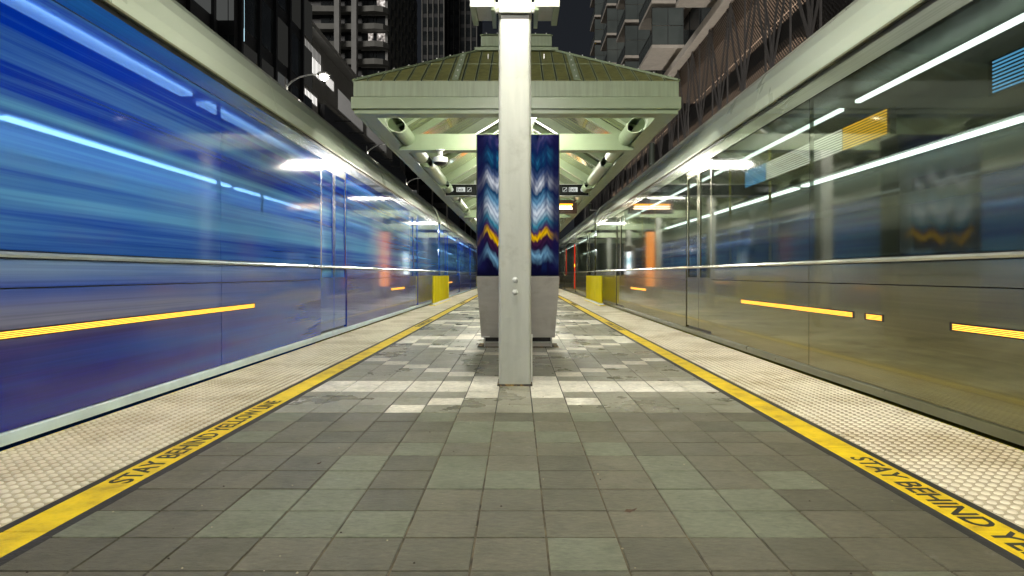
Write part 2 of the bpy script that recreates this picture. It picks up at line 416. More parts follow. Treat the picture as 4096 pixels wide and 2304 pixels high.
# ------------------------------------------------------------------ front post
fp = thing('canopy_post', 'white painted square steel post with twin channel arms standing on cream tiles', 'post', (0, 5.38, 0))
h = 0.1385; c = 0.028
prof = []
for cx, cy, a0 in ((h-c, -h+c, -90), (h-c, h-c, 0), (-h+c, h-c, 90), (-h+c, -h+c, 180)):
    for t in range(5):
        a = R(a0+t*22.5); prof.append((cx+c*math.cos(a), cy+h+c*math.sin(a)))
MB().extrude(prof, 'z', 0.012, 3.12).build('column', M['pillar'], fp)
MB().cbox(-h-0.012, h+0.012, -0.012, 2*h+0.012, -0.008, 0.016, 0.006).build('base_seal', M['rust'], fp)
MB().box(-0.118, 0.118, 0.01, 2*h-0.01, 3.121, 3.165).build('neck', M['black'], fp)
MB().box(-0.142, 0.142, -0.02, 2*h+0.02, 3.166, 4.3).build('head', M['pillar'], fp, bevel=0.006)
def bolt_mb():
    b = MB(); b.tube([(0, 0.004, 0), (0, -0.012, 0)], [0.026, 0.022], 6); b.tube([(0, -0.012, 0), (0, -0.034, 0)], [0.012, 0.010], 10); return b
bm_ = bolt_mb().mesh('bolt', M['white_metal'])
link('bolt', bm_, fp, (0.002, 0, 0.905)); link('bolt', bm_, fp, (0.002, 0, 0.80))
hl = MB(); hl.box(-0.70, 0.70, -0.56, -0.28, 4.16, 4.22); hl.build('luminaire_housing', M['white_metal'], fp)
MB().box(-0.67, 0.67, -0.54, -0.30, 4.13, 4.159).build('luminaire_diffuser', emis('post_lamp_diffuser', (1.0, 0.97, 0.84), 72), fp)
for q in (-0.1, 0.07): MB().box(q, q+0.03, -0.30, -0.022, 4.221, 4.26).build('luminaire_bracket', M['steel'], fp)
cn = MB(); cn.tube([(h+0.006, 0.10, 0.02), (h+0.006, 0.10, 0.42)], 0.007, 8); cn.box(h-0.002, h+0.016, 0.085, 0.115, 0.40, 0.43); cn.build('conduit', M['white_metal'], fp)
for s in (-1, 1):
    arm = MB()
    arm.box(s*0.175, s*0.372, -0.14, -0.128, 3.165, 4.2)           # front web
    arm.box(s*0.20, s*0.33, -0.128, 0.22, 3.19, 3.20)              # recessed soffit
    arm.build('arm_channel', M['pillar'], fp, bevel=0.003)
    lip = MB()
    lip.extrude([(s*0.322, 3.168), (s*0.372, 3.168), (s*0.372, 3.25), (s*0.322, 3.25)], 'y', -0.127, 0.27)
    lip.build('channel_lip', M['sage'], fp)
    MB().box(s*0.165, s*0.199, -0.10, 0.30, 3.155, 3.30).build('channel_lip', M['sage'], fp)
    br = MB(); br.box(s*0.1445, s*0.172, -0.05, -0.02, 3.16, 3.24); br.tube([(s*0.158, -0.06, 3.20), (s*0.158, -0.01, 3.20)], 0.02, 8)
    br.build('bracket', M['white_metal'], fp)

# ------------------------------------------------------------------ digital kiosk
def screen_mat():
    m, n, out = _base('screen_image')
    tc = n.nodes.new("ShaderNodeTexCoord").outputs['Object']
    sx = n.nodes.new("ShaderNodeSeparateXYZ"); n.links.new(tc, sx.inputs[0])
    u = sx.outputs['X']; v = sx.outputs['Z']
    tri = math_n(n, 'PINGPONG', math_n(n, 'ADD', u, 3.0), 0.13)
    amp = math_n(n, 'MULTIPLY', tri, ramp_val := 0.95)
    wob = noise(n, coords(n, (3.2, 1, 0.5), 'obj'), 2.0, 3)
    vv = math_n(n, 'ADD', v, math_n(n, 'SUBTRACT', amp, math_n(n, 'MULTIPLY', wob, 0.30)))
    t = math_n(n, 'DIVIDE', math_n(n, 'ADD', vv, 0.15), 1.95)
    NV = srgb(14, 16, 48); 
    cr = ramp(n, t, [(0.0, srgb(10, 10, 34)), (0.10, srgb(20, 18, 50)), (0.16, srgb(120, 170, 200)), (0.20, srgb(40, 26, 60)), (0.255, srgb(70, 30, 60)), (0.275, srgb(240, 190, 10)),
                     (0.30, srgb(236, 180, 8)), (0.325, srgb(80, 40, 90)), (0.38, srgb(60, 140, 165)), (0.46, srgb(225, 235, 245)), (0.54, srgb(110, 165, 200)), (0.60, srgb(20, 70, 110)),
                     (0.66, srgb(235, 240, 248)), (0.72, srgb(90, 110, 150)), (0.77, srgb(10, 50, 90)), (0.84, srgb(40, 120, 160)), (0.89, srgb(20, 40, 90)), (0.95, srgb(90, 80, 140)), (1.0, NV)])
    fine = math_n(n, 'PINGPONG', math_n(n, 'ADD', vv, math_n(n, 'MULTIPLY', tri, 0.8)), 0.045)
    cr = mixc(n, 1.0, cr, ramp(n, math_n(n, 'DIVIDE', fine, 0.045), [(0.0, (0.55, 0.60, 0.70)), (0.45, (0.9,)*3), (1.0, (1.15,)*3)]), 'MULTIPLY')
    cells = noise(n, coords(n, (4.5, 1, 0.6), 'obj'), 1.6, 2)
    cr = mixc(n, ramp(n, cells, [(0.36, (0.85,)*3), (0.50, (0.0,)*3)]), cr, srgb(18, 40, 90))
    edge = ramp(n, math_n(n, 'ABSOLUTE', u), [(0.36, (0,)*3), (0.47, (0.92,)*3)])
    cr = mixc(n, edge, cr, srgb(22, 22, 66))
    low = ramp(n, v, [(0.02, (1,)*3), (0.10, (0,)*3)])
    cr = mixc(n, low, cr, srgb(12, 12, 40))
    e = n.nodes.new("ShaderNodeEmission"); n.links.new(cr, e.inputs[0]); e.inputs[1].default_value = 0.38
    g = n.nodes.new("ShaderNodeBsdfGlossy"); g.inputs['Roughness'].default_value = 0.04; g.inputs['Color'].default_value = (0.025, 0.025, 0.025, 1)
    a = n.nodes.new("ShaderNodeAddShader"); n.links.new(e.outputs[0], a.inputs[0]); n.links.new(g.outputs[0], a.inputs[1])
    n.links.new(a.outputs[0], out.inputs[0]); return m
ki = thing('digital_kiosk', 'tall digital advertising kiosk with blue zigzag picture screen on tapered grey steel base', 'kiosk', (0.027, 8.26, 0))
MB().cbox(-0.543, 0.543, 0.0, 0.42, 0.925, 2.778, 0.006).build('screen_housing', M['black'], ki)
scr = MB().box(-0.531, 0.531, -0.004, 0.001, 0.0, 1.83).build('screen', screen_mat(), ki, (0, 0, 0.936))
scr = MB().box(-0.531, 0.531, -0.001, 0.004, 0.0, 1.83).build('screen', scr.data.materials[0], ki, (0, 0.42, 0.936))
MB().extrude([(-0.482, 0.125), (0.482, 0.125), (0.543, 0.912), (-0.543, 0.912)], 'y', 0.0, 0.42).build('cabinet', M['kiosk'], ki, bevel=0.004)
MB().box(-0.537, 0.537, 0.006, 0.41, 0.9125, 0.9245).build('trim', M['steel'], ki)
for q in (-0.445, 0.43): MB().box(q, q+0.015, 0.0, 0.40, 0, 0.124).build('plinth_leg', M['steel'], ki)
MB().box(-0.428, 0.428, 0.03, 0.39, 0.0, 0.055).build('plinth', M['kiosk'], ki)
MB().box(-0.428, 0.428, 0.06, 0.36, 0.056, 0.124).build('plinth_recess', M['black'], ki)
MB().box(-0.428, 0.428, 0.015, 0.05, 0.056, 0.068).build('plinth_rail', M['steel'], ki)
MB().box(-0.475, -0.37, -0.003, 0.0, 0.131, 0.143).build('name_plate', M['white_metal'], ki)
MB().box(-0.53, 0.53, -0.05, 0.46, -0.004, 0.0035).build('base_stain', M['rust'], ki)

# ------------------------------------------------------------------ canopy
CY0, CY1 = 9.0, 46.0
EX, EZ = 2.315, 3.70      # eave
RX, RZ = 0.585, 4.75      # ridge lantern foot
cpy = thing('platform_canopy', 'long sage green steel canopy with hipped olive roof and raised ridge lantern over the platform', 'canopy', (0, CY0, 0))
def cb(mb, name, m, **kw):
    for i, p in enumerate(mb.v): mb.v[i] = (p[0], p[1]-CY0, p[2])
    return mb.build(name, m, cpy, **kw)
# two-tier fascia, butted front/side
for z0, z1, o in ((3.475, 3.70, 0.0), (3.30, 3.467, 0.028), (3.235, 3.298, -0.01)):
    ex = EX+o
    cb(MB().box(-ex, ex, CY0-o, CY0-o+0.06, z0, z1), 'fascia', M['fascia'] if o == 0.0 else M['sage'], bevel=0.006)
    for s in (-1, 1):
        cb(MB().box(s*(ex-0.06), s*ex, CY0-o+0.062, CY1+o, z0, z1), 'fascia', M['fascia'] if o == 0.0 else M['sage'], bevel=0.006)
# eave tray and side beam
cb(MB().box(-2.25, 2.25, CY0+0.064, CY0+0.26, 3.238, 3.262), 'eave_soffit', M['sage'])
for s in (-1, 1):
    cb(MB().box(s*2.035, s*2.243, CY0+0.262, CY1, 3.238, 3.262), 'eave_soffit', M['sage'])
    cb(MB().box(s*2.10, s*2.238, CY0+0.27, CY1, 3.264, 3.60), 'side_beam', M['sage'], bevel=0.01)
# front hip roof: panels between battens
nP = 24; pw = 2*EX/nP
def hipz(t): return EZ+(RZ-EZ)*t
Yr = CY0+(EX-RX)
for i in range(nP):
    xa, xb = -EX+i*pw+0.010, -EX+(i+1)*pw-0.010
    # clip to |x| <= EX - t*(EX-RX)
    def tmax(x): return max(0.0, min(1.0, (EX-abs(x))/(EX-RX)))
    ta, tb = tmax(xa), tmax(xb)
    top = [(xb, tb), (xa, ta)]
    if ta < 0.05 and tb < 0.05: continue
    pts = [(xa, 0.012), (xb, 0.012)] + [(x, max(0.015, t-0.012)) for x, t in top]
    P3 = [(x, CY0+0.015+t*(EX-RX), hipz(t)+0.008) for x, t in pts]
    mb = MB(); mb.poly(P3+[(x, y, z-0.02) for x, y, z in P3], [(0, 1, 2, 3), (7, 6, 5, 4), (0, 4, 5, 1), (1, 5, 6, 2), (2, 6, 7, 3), (3, 7, 4, 0)])
    cb(mb, 'roof_panel', M['olive_sheet'])
mb = MB()
P3 = [(-EX, CY0+0.002, EZ-0.022), (EX, CY0+0.002, EZ-0.022), (RX, Yr, RZ-0.02), (-RX, Yr, RZ-0.02)]
mb.poly(P3+[(x, y, z-0.03) for x, y, z in P3], [(0, 1, 2, 3), (7, 6, 5, 4), (0, 4, 5, 1), (1, 5, 6, 2), (2, 6, 7, 3), (3, 7, 4, 0)])
cb(mb, 'roof_underlay', M['black'])
mid = MB()
tm = 0.5; mid.bar((-EX+tm*(EX-RX)+0.02, CY0+0.015+tm*(EX-RX)-0.004, hipz(tm)+0.008), (EX-tm*(EX-RX)-0.02, CY0+0.015+tm*(EX-RX)-0.004, hipz(tm)+0.008), 0.007, 0.006)
cb(mid, 'panel_joint', M['sage'])
for i in range(1, nP):
    x = -EX+i*pw; t = tmax(x)
    for dx in (-0.014, 0.014):
        mb = MB(); mb.bar((x+dx, CY0+0.02, EZ+0.012), (x+dx, CY0+0.02+(t-0.03)*(EX-RX), hipz(t-0.03)+0.012), 0.006, 0.014)
        cb(mb, 'seam_rib', M['sage'])
bolt2 = MB().tube([(0, 0, 0), (0, 0, 0.016)], [0.013, 0.009], 6).mesh('bolt', M['white_metal'])
for s in (-1, 1):
    x = s*0.87; t = tmax(x)
    mb = MB(); mb.bar((x, CY0+0.02, EZ+0.022), (x, CY0+0.02+t*(EX-RX)-0.04, hipz(t-0.02)+0.022), 0.095, 0.012)
    cb(mb, 'cover_strip', M['sage'])
    for k in range(5):
        q = 0.08+k*0.2*t
        link('bolt', bolt2, cpy, (x, 0.02+q*(EX-RX), hipz(q)+0.028))
    # hip cap
    mb = MB(); mb.bar((s*EX, CY0, EZ+0.012), (s*RX, Yr, RZ+0.012), 0.075, 0.03); cb(mb, 'hip_cap', M['sage'])
    for k in range(9):
        q = 0.06+k*0.11
        link('bolt', bolt2, cpy, (s*(EX-q*(EX-RX)), q*(EX-RX), hipz(q)+0.03))
    # side slope sheets
    for k in range(12):
        ya = Yr+0.02+k*(CY1-Yr)/12; yb = ya+(CY1-Yr)/12-0.015
        P3 = [(s*EX, ya, EZ), (s*EX, yb, EZ), (s*RX, yb, RZ), (s*RX, ya, RZ)]
        mb = MB(); mb.poly(P3+[(a, b, d-0.03) for a, b, d in P3], [(0, 1, 2, 3), (7, 6, 5, 4), (0, 4, 5, 1), (1, 5, 6, 2), (2, 6, 7, 3), (3, 7, 4, 0)])
        cb(mb, 'roof_sheet', M['olive_sheet'])
    P3 = [(s*EX, CY0+0.05, EZ-0.005), (s*EX, Yr, EZ-0.005), (s*RX, Yr, RZ-0.005)]
    mb = MB(); mb.poly(P3+[(a, b, d-0.03) for a, b, d in P3], [(0, 1, 2), (5, 4, 3), (0, 3, 4, 1), (1, 4, 5, 2), (2, 5, 3, 0)]); cb(mb, 'roof_sheet', M['olive_sheet'])
# ridge lantern
cb(MB().box(-0.70, 0.70, Yr-0.13, CY1, RZ-0.045, RZ+0.005), 'lantern_curb', M['sage'])
cb(MB().box(-0.585, 0.585, Yr+0.0, CY1-0.1, RZ+0.006, RZ+0.06), 'lantern_base', M['sage'])
cb(MB().box(-0.60, 0.60, Yr-0.02, CY1-0.1, RZ+0.061, RZ+0.235), 'lantern_fascia', M['fascia'], bevel=0.008)
ly = Yr-0.02; lz = RZ+0.236
mb = MB(); P3 = [(-0.60, ly, lz), (0.60, ly, lz), (0.60, CY1-0.1, lz), (-0.60, CY1-0.1, lz), (0, ly+0.6, lz+0.24), (0, CY1-0.7, lz+0.24)]
mb.poly(P3, [(0, 1, 4), (1, 2, 5, 4), (2, 3, 5), (3, 0, 4, 5), (3, 2, 1, 0)]); cb(mb, 'lantern_roof', M['olive_sheet'])
for s in (-1, 1):
    mb = MB(); mb.bar((s*0.60, ly, lz+0.012), (0, ly+0.6, lz+0.25), 0.05, 0.02); cb(mb, 'hip_cap', M['sage'])
    for k in range(3): link('bolt', bolt2, cpy, (s*0.6*(1-0.15-k*0.3), ly-CY0+0.6*(0.15+k*0.3), lz+0.24*(0.15+k*0.3)+0.028))
# ceiling planks (up the slope), each a part
pk = 0.19
def plank_pts(s, y):
    a = (s*2.14, 3.615); b = (s*0.42, 4.655); d = -0.018
    return [(a[0], y, a[1]), (a[0], y+pk-0.012, a[1]), (b[0], y+pk-0.012, b[1]), (b[0], y, b[1])], d
pl_me = {}
for s in (-1, 1):
    P3, d = plank_pts(s, 0)
    mb = MB(); mb.poly(P3+[(x, y, z+d) for x, y, z in P3], [(0, 1, 2, 3), (7, 6, 5, 4), (0, 4, 5, 1), (1, 5, 6, 2), (2, 6, 7, 3), (3, 7, 4, 0)])
    pl_me[s] = mb.mesh('ceiling_plank', M['deck'])
    n0 = int((CY1-10.8)/pk); rest = MB()
    for k in range(n0):
        y = 10.78+k*pk
        if k < 145:
            link('ceiling_plank', pl_me[s], cpy, (0, y-CY0, random.uniform(-0.004, 0.004)))
        else:
            P3, d = plank_pts(s, y)
            rest.poly(P3+[(a, b, c_+d) for a, b, c_ in P3], [(0, 1, 2, 3), (7, 6, 5, 4), (0, 4, 5, 1), (1, 5, 6, 2), (2, 6, 7, 3), (3, 7, 4, 0)])
    stuff(cb(rest, 'ceiling_planks_far', M['deck']))
    P3 = [(s*2.2, 10.76, 3.655), (s*2.2, CY1, 3.655), (s*0.36, CY1, 4.70), (s*0.36, 10.76, 4.70)]
    mb = MB(); mb.poly(P3+[(a, b, d_+0.01) for a, b, d_ in P3], [(0, 1, 2, 3), (7, 6, 5, 4), (0, 4, 5, 1), (1, 5, 6, 2), (2, 6, 7, 3), (3, 7, 4, 0)]); cb(mb, 'ceiling_backing', M['black'])
cb(MB().box(-0.45, 0.45, 10.78, CY1, 4.60, 4.63), 'ridge_soffit', M['sage'])
# rafters, cross beams, tubes
BAY = 6.76; B0 = 11.36
for k in range(6):
    y = B0+k*BAY
    if y > CY1: break
    cb(MB().box(-2.098, 2.098, y, y+0.20, 3.20, 3.475), 'cross_beam', M['sage'], bevel=0.012)
    cb(MB().box(-2.10, 2.10, y-0.03, y+0.23, 3.175, 3.198), 'beam_flange', M['sage'])
    # centre column under each beam
    cb(MB().box(-0.115, 0.115, y-0.02, y+0.22, 0.0, 3.174), 'column', M['pillar'], bevel=0.02)
for k in range(11):
    y = B0-0.5+k*BAY/2
    if y > CY1-0.5: break
    for s in (-1, 1):
        mb = MB(); mb.bar((s*2.10, y, 3.50), (s*0.40, y, 4.53), 0.16, 0.20); cb(mb, 'rafter', M['sage'])
        mb = MB(); mb.bar((s*2.10, y+1.25, 3.54), (s*0.40, y+1.25, 4.57), 0.10, 0.12); cb(mb, 'rafter', M['sage'])
    # eave pipe with mitred open mouth, one section per half bay
    for s in (-1, 1):
        r0 = 0.135; cx, cz = s*1.965, 3.395; n_ = 20
        ya = B0-1.05+k*BAY/2; yb = ya+BAY/2-0.55
        V = []; 
        for rr, dy in ((r0, 0), (r0-0.014, 0.002)):
            for e in (0, 1):
                for j in range(n_):
                    t = 2*math.pi*j/n_
                    x = cx+rr*math.cos(t); z = cz+rr*math.sin(t)
                    y_ = (ya + (x-cx)*s*(-1.5) + dy) if e == 0 else yb
                    V.append((x, y_, z))
        F = []
        for j in range(n_):
            q = (j+1) % n_
            F += [(j, q, n_+q, n_+j), (2*n_+j, 3*n_+j, 3*n_+q, 2*n_+q), (j, 2*n_+j, 2*n_+q, q)]
        F.append(tuple(3*n_+j for j in range(n_)))
        cb(MB().poly(V, F), 'eave_pipe', M['sage'], smooth=False)
        gp = MB(); gp.poly([(s*2.099, ya-0.02, 3.265), (s*1.86, ya-0.02, 3.265), (s*2.099, ya-0.02, 3.56), (s*2.099, ya-0.035, 3.265), (s*1.86, ya-0.035, 3.265), (s*2.099, ya-0.035, 3.56)],
                           [(0, 1, 2), (5, 4, 3), (0, 3, 4, 1), (1, 4, 5, 2), (2, 5, 3, 0)])
        cb(gp, 'gusset', M['sage'])

# luminaires hung under the ridge
lum_i = 0
lum_desc = ['between the canopy front and its first cross beam', 'just before the exit sign', 'just beyond the amber message sign', 'above the backlit poster case', 'beyond the backlit poster case']
for y in (10.2, 16.95, 23.7, 30.5, 37.2):
    lu = thing('linear_luminaire', 'white bar luminaire under the ridge ' + lum_desc[lum_i], 'lamp', (0, y, 3.92), 'canopy luminaires')
    hb = MB(); hb.box(-0.64, 0.64, -0.145, 0.145, 0.06, 0.10); hb.box(-0.64, 0.64, -0.145, -0.13, 0.02, 0.059); hb.box(-0.64, 0.64, 0.13, 0.145, 0.02, 0.059)
    hb.box(-0.64, -0.62, -0.129, 0.129, 0.02, 0.059); hb.box(0.62, 0.64, -0.129, 0.129, 0.02, 0.059)
    hb.build('housing', M['white_metal'], lu)
    MB().box(-0.61, 0.61, -0.12, 0.12, -0.10, 0.058).build('diffuser', M['lamp'], lu)
    for s in (-1, 1): MB().tube([(s*0.45, 0, 0.10), (s*0.45, 0, 0.58)], 0.012, 8).build('hanger_rod', M['steel'], lu)
    lum_i += 1
gl = thing('globe_lamp', 'small round white lamp on a stem under the canopy eave beside the post', 'lamp', (0.26, 9.3, 3.24), None)
MB().tube([(0, 0, 0.0), (0, 0, 0.02), (0, 0, 0.05), (0, 0, 0.08), (0, 0, 0.095)], [0.03, 0.065, 0.078, 0.06, 0.03], 14).build('globe', M['lampsoft'], gl, smooth=True)
MB().tube([(0, 0, 0.095), (0, 0, 0.46)], 0.012, 8).build('stem', M['sage'], gl)
# lamp masts on the open platform behind the viewpoint
for y, lab in ((-1.6, 'square white lamp mast with bar luminaire on the open platform, second along from the canopy'), (-8.4, 'square white lamp mast with bar luminaire at the bare end of the platform')):
    pm = thing('lamp_mast', lab, 'lamp post', (0, y, 0), 'platform lamp masts')
    MB().box(-0.11, 0.11, -0.11, 0.11, 0.0, 6.35).build('column', M['pillar'], pm, bevel=0.02)
    MB().box(-0.75, 0.75, 0.112, 0.40, 6.27, 6.34).build('housing', M['white_metal'], pm, bevel=0.01)
    MB().box(-0.72, 0.72, 0.135, 0.378, 6.225, 6.268).build('diffuser', M['mastlamp'], pm)

# ------------------------------------------------------------------ exit sign, message sign, dome camera, poster case
ex_ = thing('exit_sign', 'long black overhead board with white Exit wording, arrows and stair symbols', 'sign', (0, 18.12-0.04, 3.18))
MB().box(-2.03, 2.03, -0.06, 0.0, 0.015, 0.325).build('board', mat('matte_sign_black', (0.008, 0.009, 0.008), 0.9, spec=0.08), ex_)
fr = MB(); fr.box(-2.06, 2.06, -0.065, 0.005, 0.0, 0.013); fr.box(-2.06, 2.06, -0.065, 0.005, 0.327, 0.34); fr.box(-2.06, -2.032, -0.065, 0.005, 0.0135, 0.3265); fr.box(2.032, 2.06, -0.065, 0.005, 0.0135, 0.3265)
fr.build('frame', M['steel'], ex_)
M['signwhite'] = emis('sign_white', (0.9, 0.95, 0.88), 0.4)
M['signblack'] = emis('sign_black', (0.01, 0.01, 0.01), 0.2)
et = text_mesh("Exit", 0.155, 'exit_wording'); et.materials.append(M['black'])
for s in (-1, 1):
    yf = -0.062
    disc = MB(); n_ = 24; cx = s*1.87
    disc.poly([(cx+0.062*math.cos(2*math.pi*j/n_), yf, 0.18+0.062*math.sin(2*math.pi*j/n_)) for j in range(n_)] , [tuple(range(n_))])
    disc.build('arrow_disc', M['signwhite'], ex_)
    ar = MB(); y2 = yf-0.002
    ar.poly([(cx-0.008, y2, 0.135), (cx+0.008, y2, 0.135), (cx+0.008, y2, 0.215), (cx-0.008, y2, 0.215)], [(0, 1, 2, 3)])
    for q in (-1, 1): ar.poly([(cx, y2-0.0005, 0.228), (cx+q*0.042, y2-0.0005, 0.186), (cx+q*0.042, y2-0.0005, 0.166), (cx, y2-0.0005, 0.206)], [(0, 1, 2, 3)])
    ar.build('arrow', M['black'], ex_)
    cx = s*1.60
    MB().poly([(cx-0.125, yf, 0.118), (cx+0.125, yf, 0.118), (cx+0.125, yf, 0.248), (cx-0.125, yf, 0.248)], [(0, 1, 2, 3)]).build('exit_plate', M['signwhite'], ex_)
    o = link('exit_wording', et, ex_, (cx-0.118, yf-0.003, 0.133)); o.rotation_euler = (R(90), 0, 0); o.scale = (0.80, 0.95, 1)
    cx = s*1.36 ; q = 1
    st = MB(); b = 0.062
    for a0, a1, b0, b1 in ((-b, b, -b, -b+0.008), (-b, b, b-0.008, b), (-b, -b+0.008, -b+0.009, b-0.009), (b-0.008, b, -b+0.009, b-0.009)):
        st.poly([(cx+a0, yf, 0.18+b0), (cx+a1, yf, 0.18+b0), (cx+a1, yf, 0.18+b1), (cx+a0, yf, 0.18+b1)], [(0, 1, 2, 3)])
    for k in range(4):
        x0 = cx-0.045+k*0.0225; z0 = 0.18-0.045+k*0.0225
        st.poly([(x0, yf-0.001, z0), (x0+0.03, yf-0.001, z0), (x0+0.03, yf-0.001, z0+0.012), (x0, yf-0.001, z0+0.012)], [(0, 1, 2, 3)])
        st.poly([(x0+0.018, yf-0.0015, z0), (x0+0.03, yf-0.0015, z0), (x0+0.03, yf-0.0015, z0+0.03), (x0+0.018, yf-0.0015, z0+0.03)], [(0, 1, 2, 3)])
    st.build('stair_symbol', M['signwhite'], ex_)
for x in (-1.2, 1.2): MB().box(x-0.02, x+0.02, -0.05, -0.01, 0.341, 0.44).build('hanger', M['steel'], ex_)

ms = thing('message_sign', 'hanging brown message box with glowing amber lines under the canopy', 'sign', (1.22, 20.6, 2.92))
MB().cbox(-0.72, 0.72, -0.12, 0.12, 0, 0.44, 0.012).build('case', mat('sign_case', (0.05, 0.022, 0.01), 0.35), ms)
MB().box(-0.60, 0.585, -0.124, -0.121, 0.125, 0.32).build('display', mat('sign_display', (0.02, 0.012, 0.006), 0.2), ms)
for k, z in enumerate((0.285, 0.22, 0.155)):
    led = MB(); rr = random.Random(k)
    x = -0.59
    while x < 0.55:
        wd = rr.uniform(0.02, 0.06)
        led.box(x, min(x+wd, 0.575), -0.1285, -0.1245, z-0.024, z+0.024); x += wd+0.010
    led.build('led_row', M['ambersign'] if k == 0 else emis('led_row_pale', (1.0, 0.75, 0.45), 5), ms)
MB().tube([(0, 0, 0.44), (0, 0, 0.60)], 0.035, 10).build('stem', M['sage'], ms)
MB().tube([(0, 0, 0.56), (0.12, 0, 0.53), (0.26, 0, 0.50), (0.36, 0, 0.47), (0.38, 0, 0.44)], 0.016, 8).build('cable', M['sage'], ms)
MB().box(-1.22-1.6, 0.72, -0.05, 0.05, 0.60, 0.66).build('hanger_bar', M['sage'], ms)

dc = thing('dome_camera', 'white surveillance dome camera hanging from the first canopy cross beam', 'camera', (-1.36, 11.30, 2.90))
MB().tube([(0, 0, 0.274), (0, 0, 0.255), (0, 0, 0.25), (0, 0, 0.16)], [0.075, 0.075, 0.045, 0.04], 16).build('stem', M['white_metal'], dc)
MB().tube([(0, 0, 0.165), (0, 0, 0.145), (0, 0, 0.13), (0, 0, 0.05), (0, 0, 0.04)], [0.045, 0.08, 0.135, 0.14, 0.125], 24).build('housing', M['white_metal'], dc, smooth=False)
MB().tube([(0, 0, 0.042), (0, 0, 0.02), (0, 0, 0.0), (0, 0, -0.012)], [0.118, 0.11, 0.08, 0.03], 20).build('dome', M['black'], dc, smooth=True)

M['poster'] = emis('poster_backlight', (0.92, 0.97, 1.0), 4)
def poster_art():
    m, n, out = _base('poster_picture')
    f = noise(n, coords(n), 3.0, 3)
    c_ = ramp(n, f, [(0.42, (1, 1, 1)), (0.56, (0.55, 0.8, 0.85)), (0.66, (0.08, 0.25, 0.3))])
    e = n.nodes.new("ShaderNodeEmission"); n.links.new(c_, e.inputs[0]); e.inputs[1].default_value = 3.2
    n.links.new(e.outputs[0], out.inputs[0]); return m
pc = thing('poster_case', 'double sided backlit white poster case on the far platform between the trains', 'poster case', (0, 31.0, 0))
MB().cbox(-0.10, 0.10, -0.55, 0.55, 0.85, 2.35, 0.01).build('case', M['kiosk'], pc)
for s in (-1, 1):
    MB().box(s*0.101, s*0.106, -0.47, 0.47, 0.95, 2.05).build('poster', poster_art(), pc)
    MB().box(-0.05, 0.05, s*0.45-0.04, s*0.45+0.04, 0, 0.85).build('leg', M['kiosk'], pc)

hp = thing('orange_glow_pillar', 'unseen orange lit pillar added for its reflection in both train sides', 'added pillar', (0, 26.2, 0))  # unseen pillar, added for the orange reflection it gives
MB().cbox(-0.22, 0.22, -0.22, 0.22, 0.0, 0.45, 0.02).build('base', M['kiosk'], hp)
MB().cbox(-0.19, 0.19, -0.19, 0.19, 0.45, 2.7, 0.02).build('lit_shaft', emis('orange_panel', (1.0, 0.33, 0.06), 1.3), hp)
MB().cbox(-0.23, 0.23, -0.23, 0.23, 2.7, 2.82, 0.02).build('cap', M['kiosk'], hp)
cr_ = MB(); rr_ = random.Random(4)
for k in range(90):
    y = 2.0+6*rr_.random()**1.6; x = rr_.uniform(-1.6, 1.6); q = rr_.uniform(0.002, 0.0055); a = rr_.uniform(0, 3)
    cr_.poly([(x+q*math.cos(a+t*1.57), y+q*math.sin(a+t*1.57), 0.0015) for t in range(4)]+[(x, y, 0.0015+q*0.9)], [(0, 1, 4), (1, 2, 4), (2, 3, 4), (3, 0, 4)], k % 2)
co = cr_.build('litter_crumbs', [mat('crumb_pale', (0.55, 0.48, 0.34), 0.8), mat('crumb_dark', (0.04, 0.03, 0.02), 0.8)])
stuff(tag(co, 'tiny pale and dark crumbs strewn over the platform tiles', 'litter'))

# ------------------------------------------------------------------ yellow between-car barriers
post_me = None
def barrier(s, y0, lab):
    t = thing('flexible_barrier', lab, 'barrier', (s*2.545, y0, 0), 'yellow between-car barriers')
    MB().cbox(-0.10, 0.10, -0.15, 4.15, 0.003, 0.028, 0.02).build('base_plate', M['barrier'], t)
    for k in range(11):
        y = 0.06+k*0.388
        p = MB(); p.tube([(0, y, 0.07), (0, y, 0.10), (0, y, 0.88), (0, y, 0.905)], [0.036, 0.043, 0.043, 0.034], 12)
        p.build('flexible_post', M['barrier'], t, smooth=False)
        MB().tube([(0, y, 0.028), (0, y, 0.075)], [0.085, 0.06], 10).build('post_foot', M['white_metal'], t)
barrier(-1, 19.2, 'row of yellow flexible posts on the platform edge beside the blue train')
barrier(1, 19.0, 'row of yellow flexible posts on the platform edge beside the silver train')
barrier(-1, 46.6, 'farther row of yellow flexible posts at the tail of the blue train')
barrier(1, 46.6, 'farther row of yellow flexible posts at the tail of the silver train')

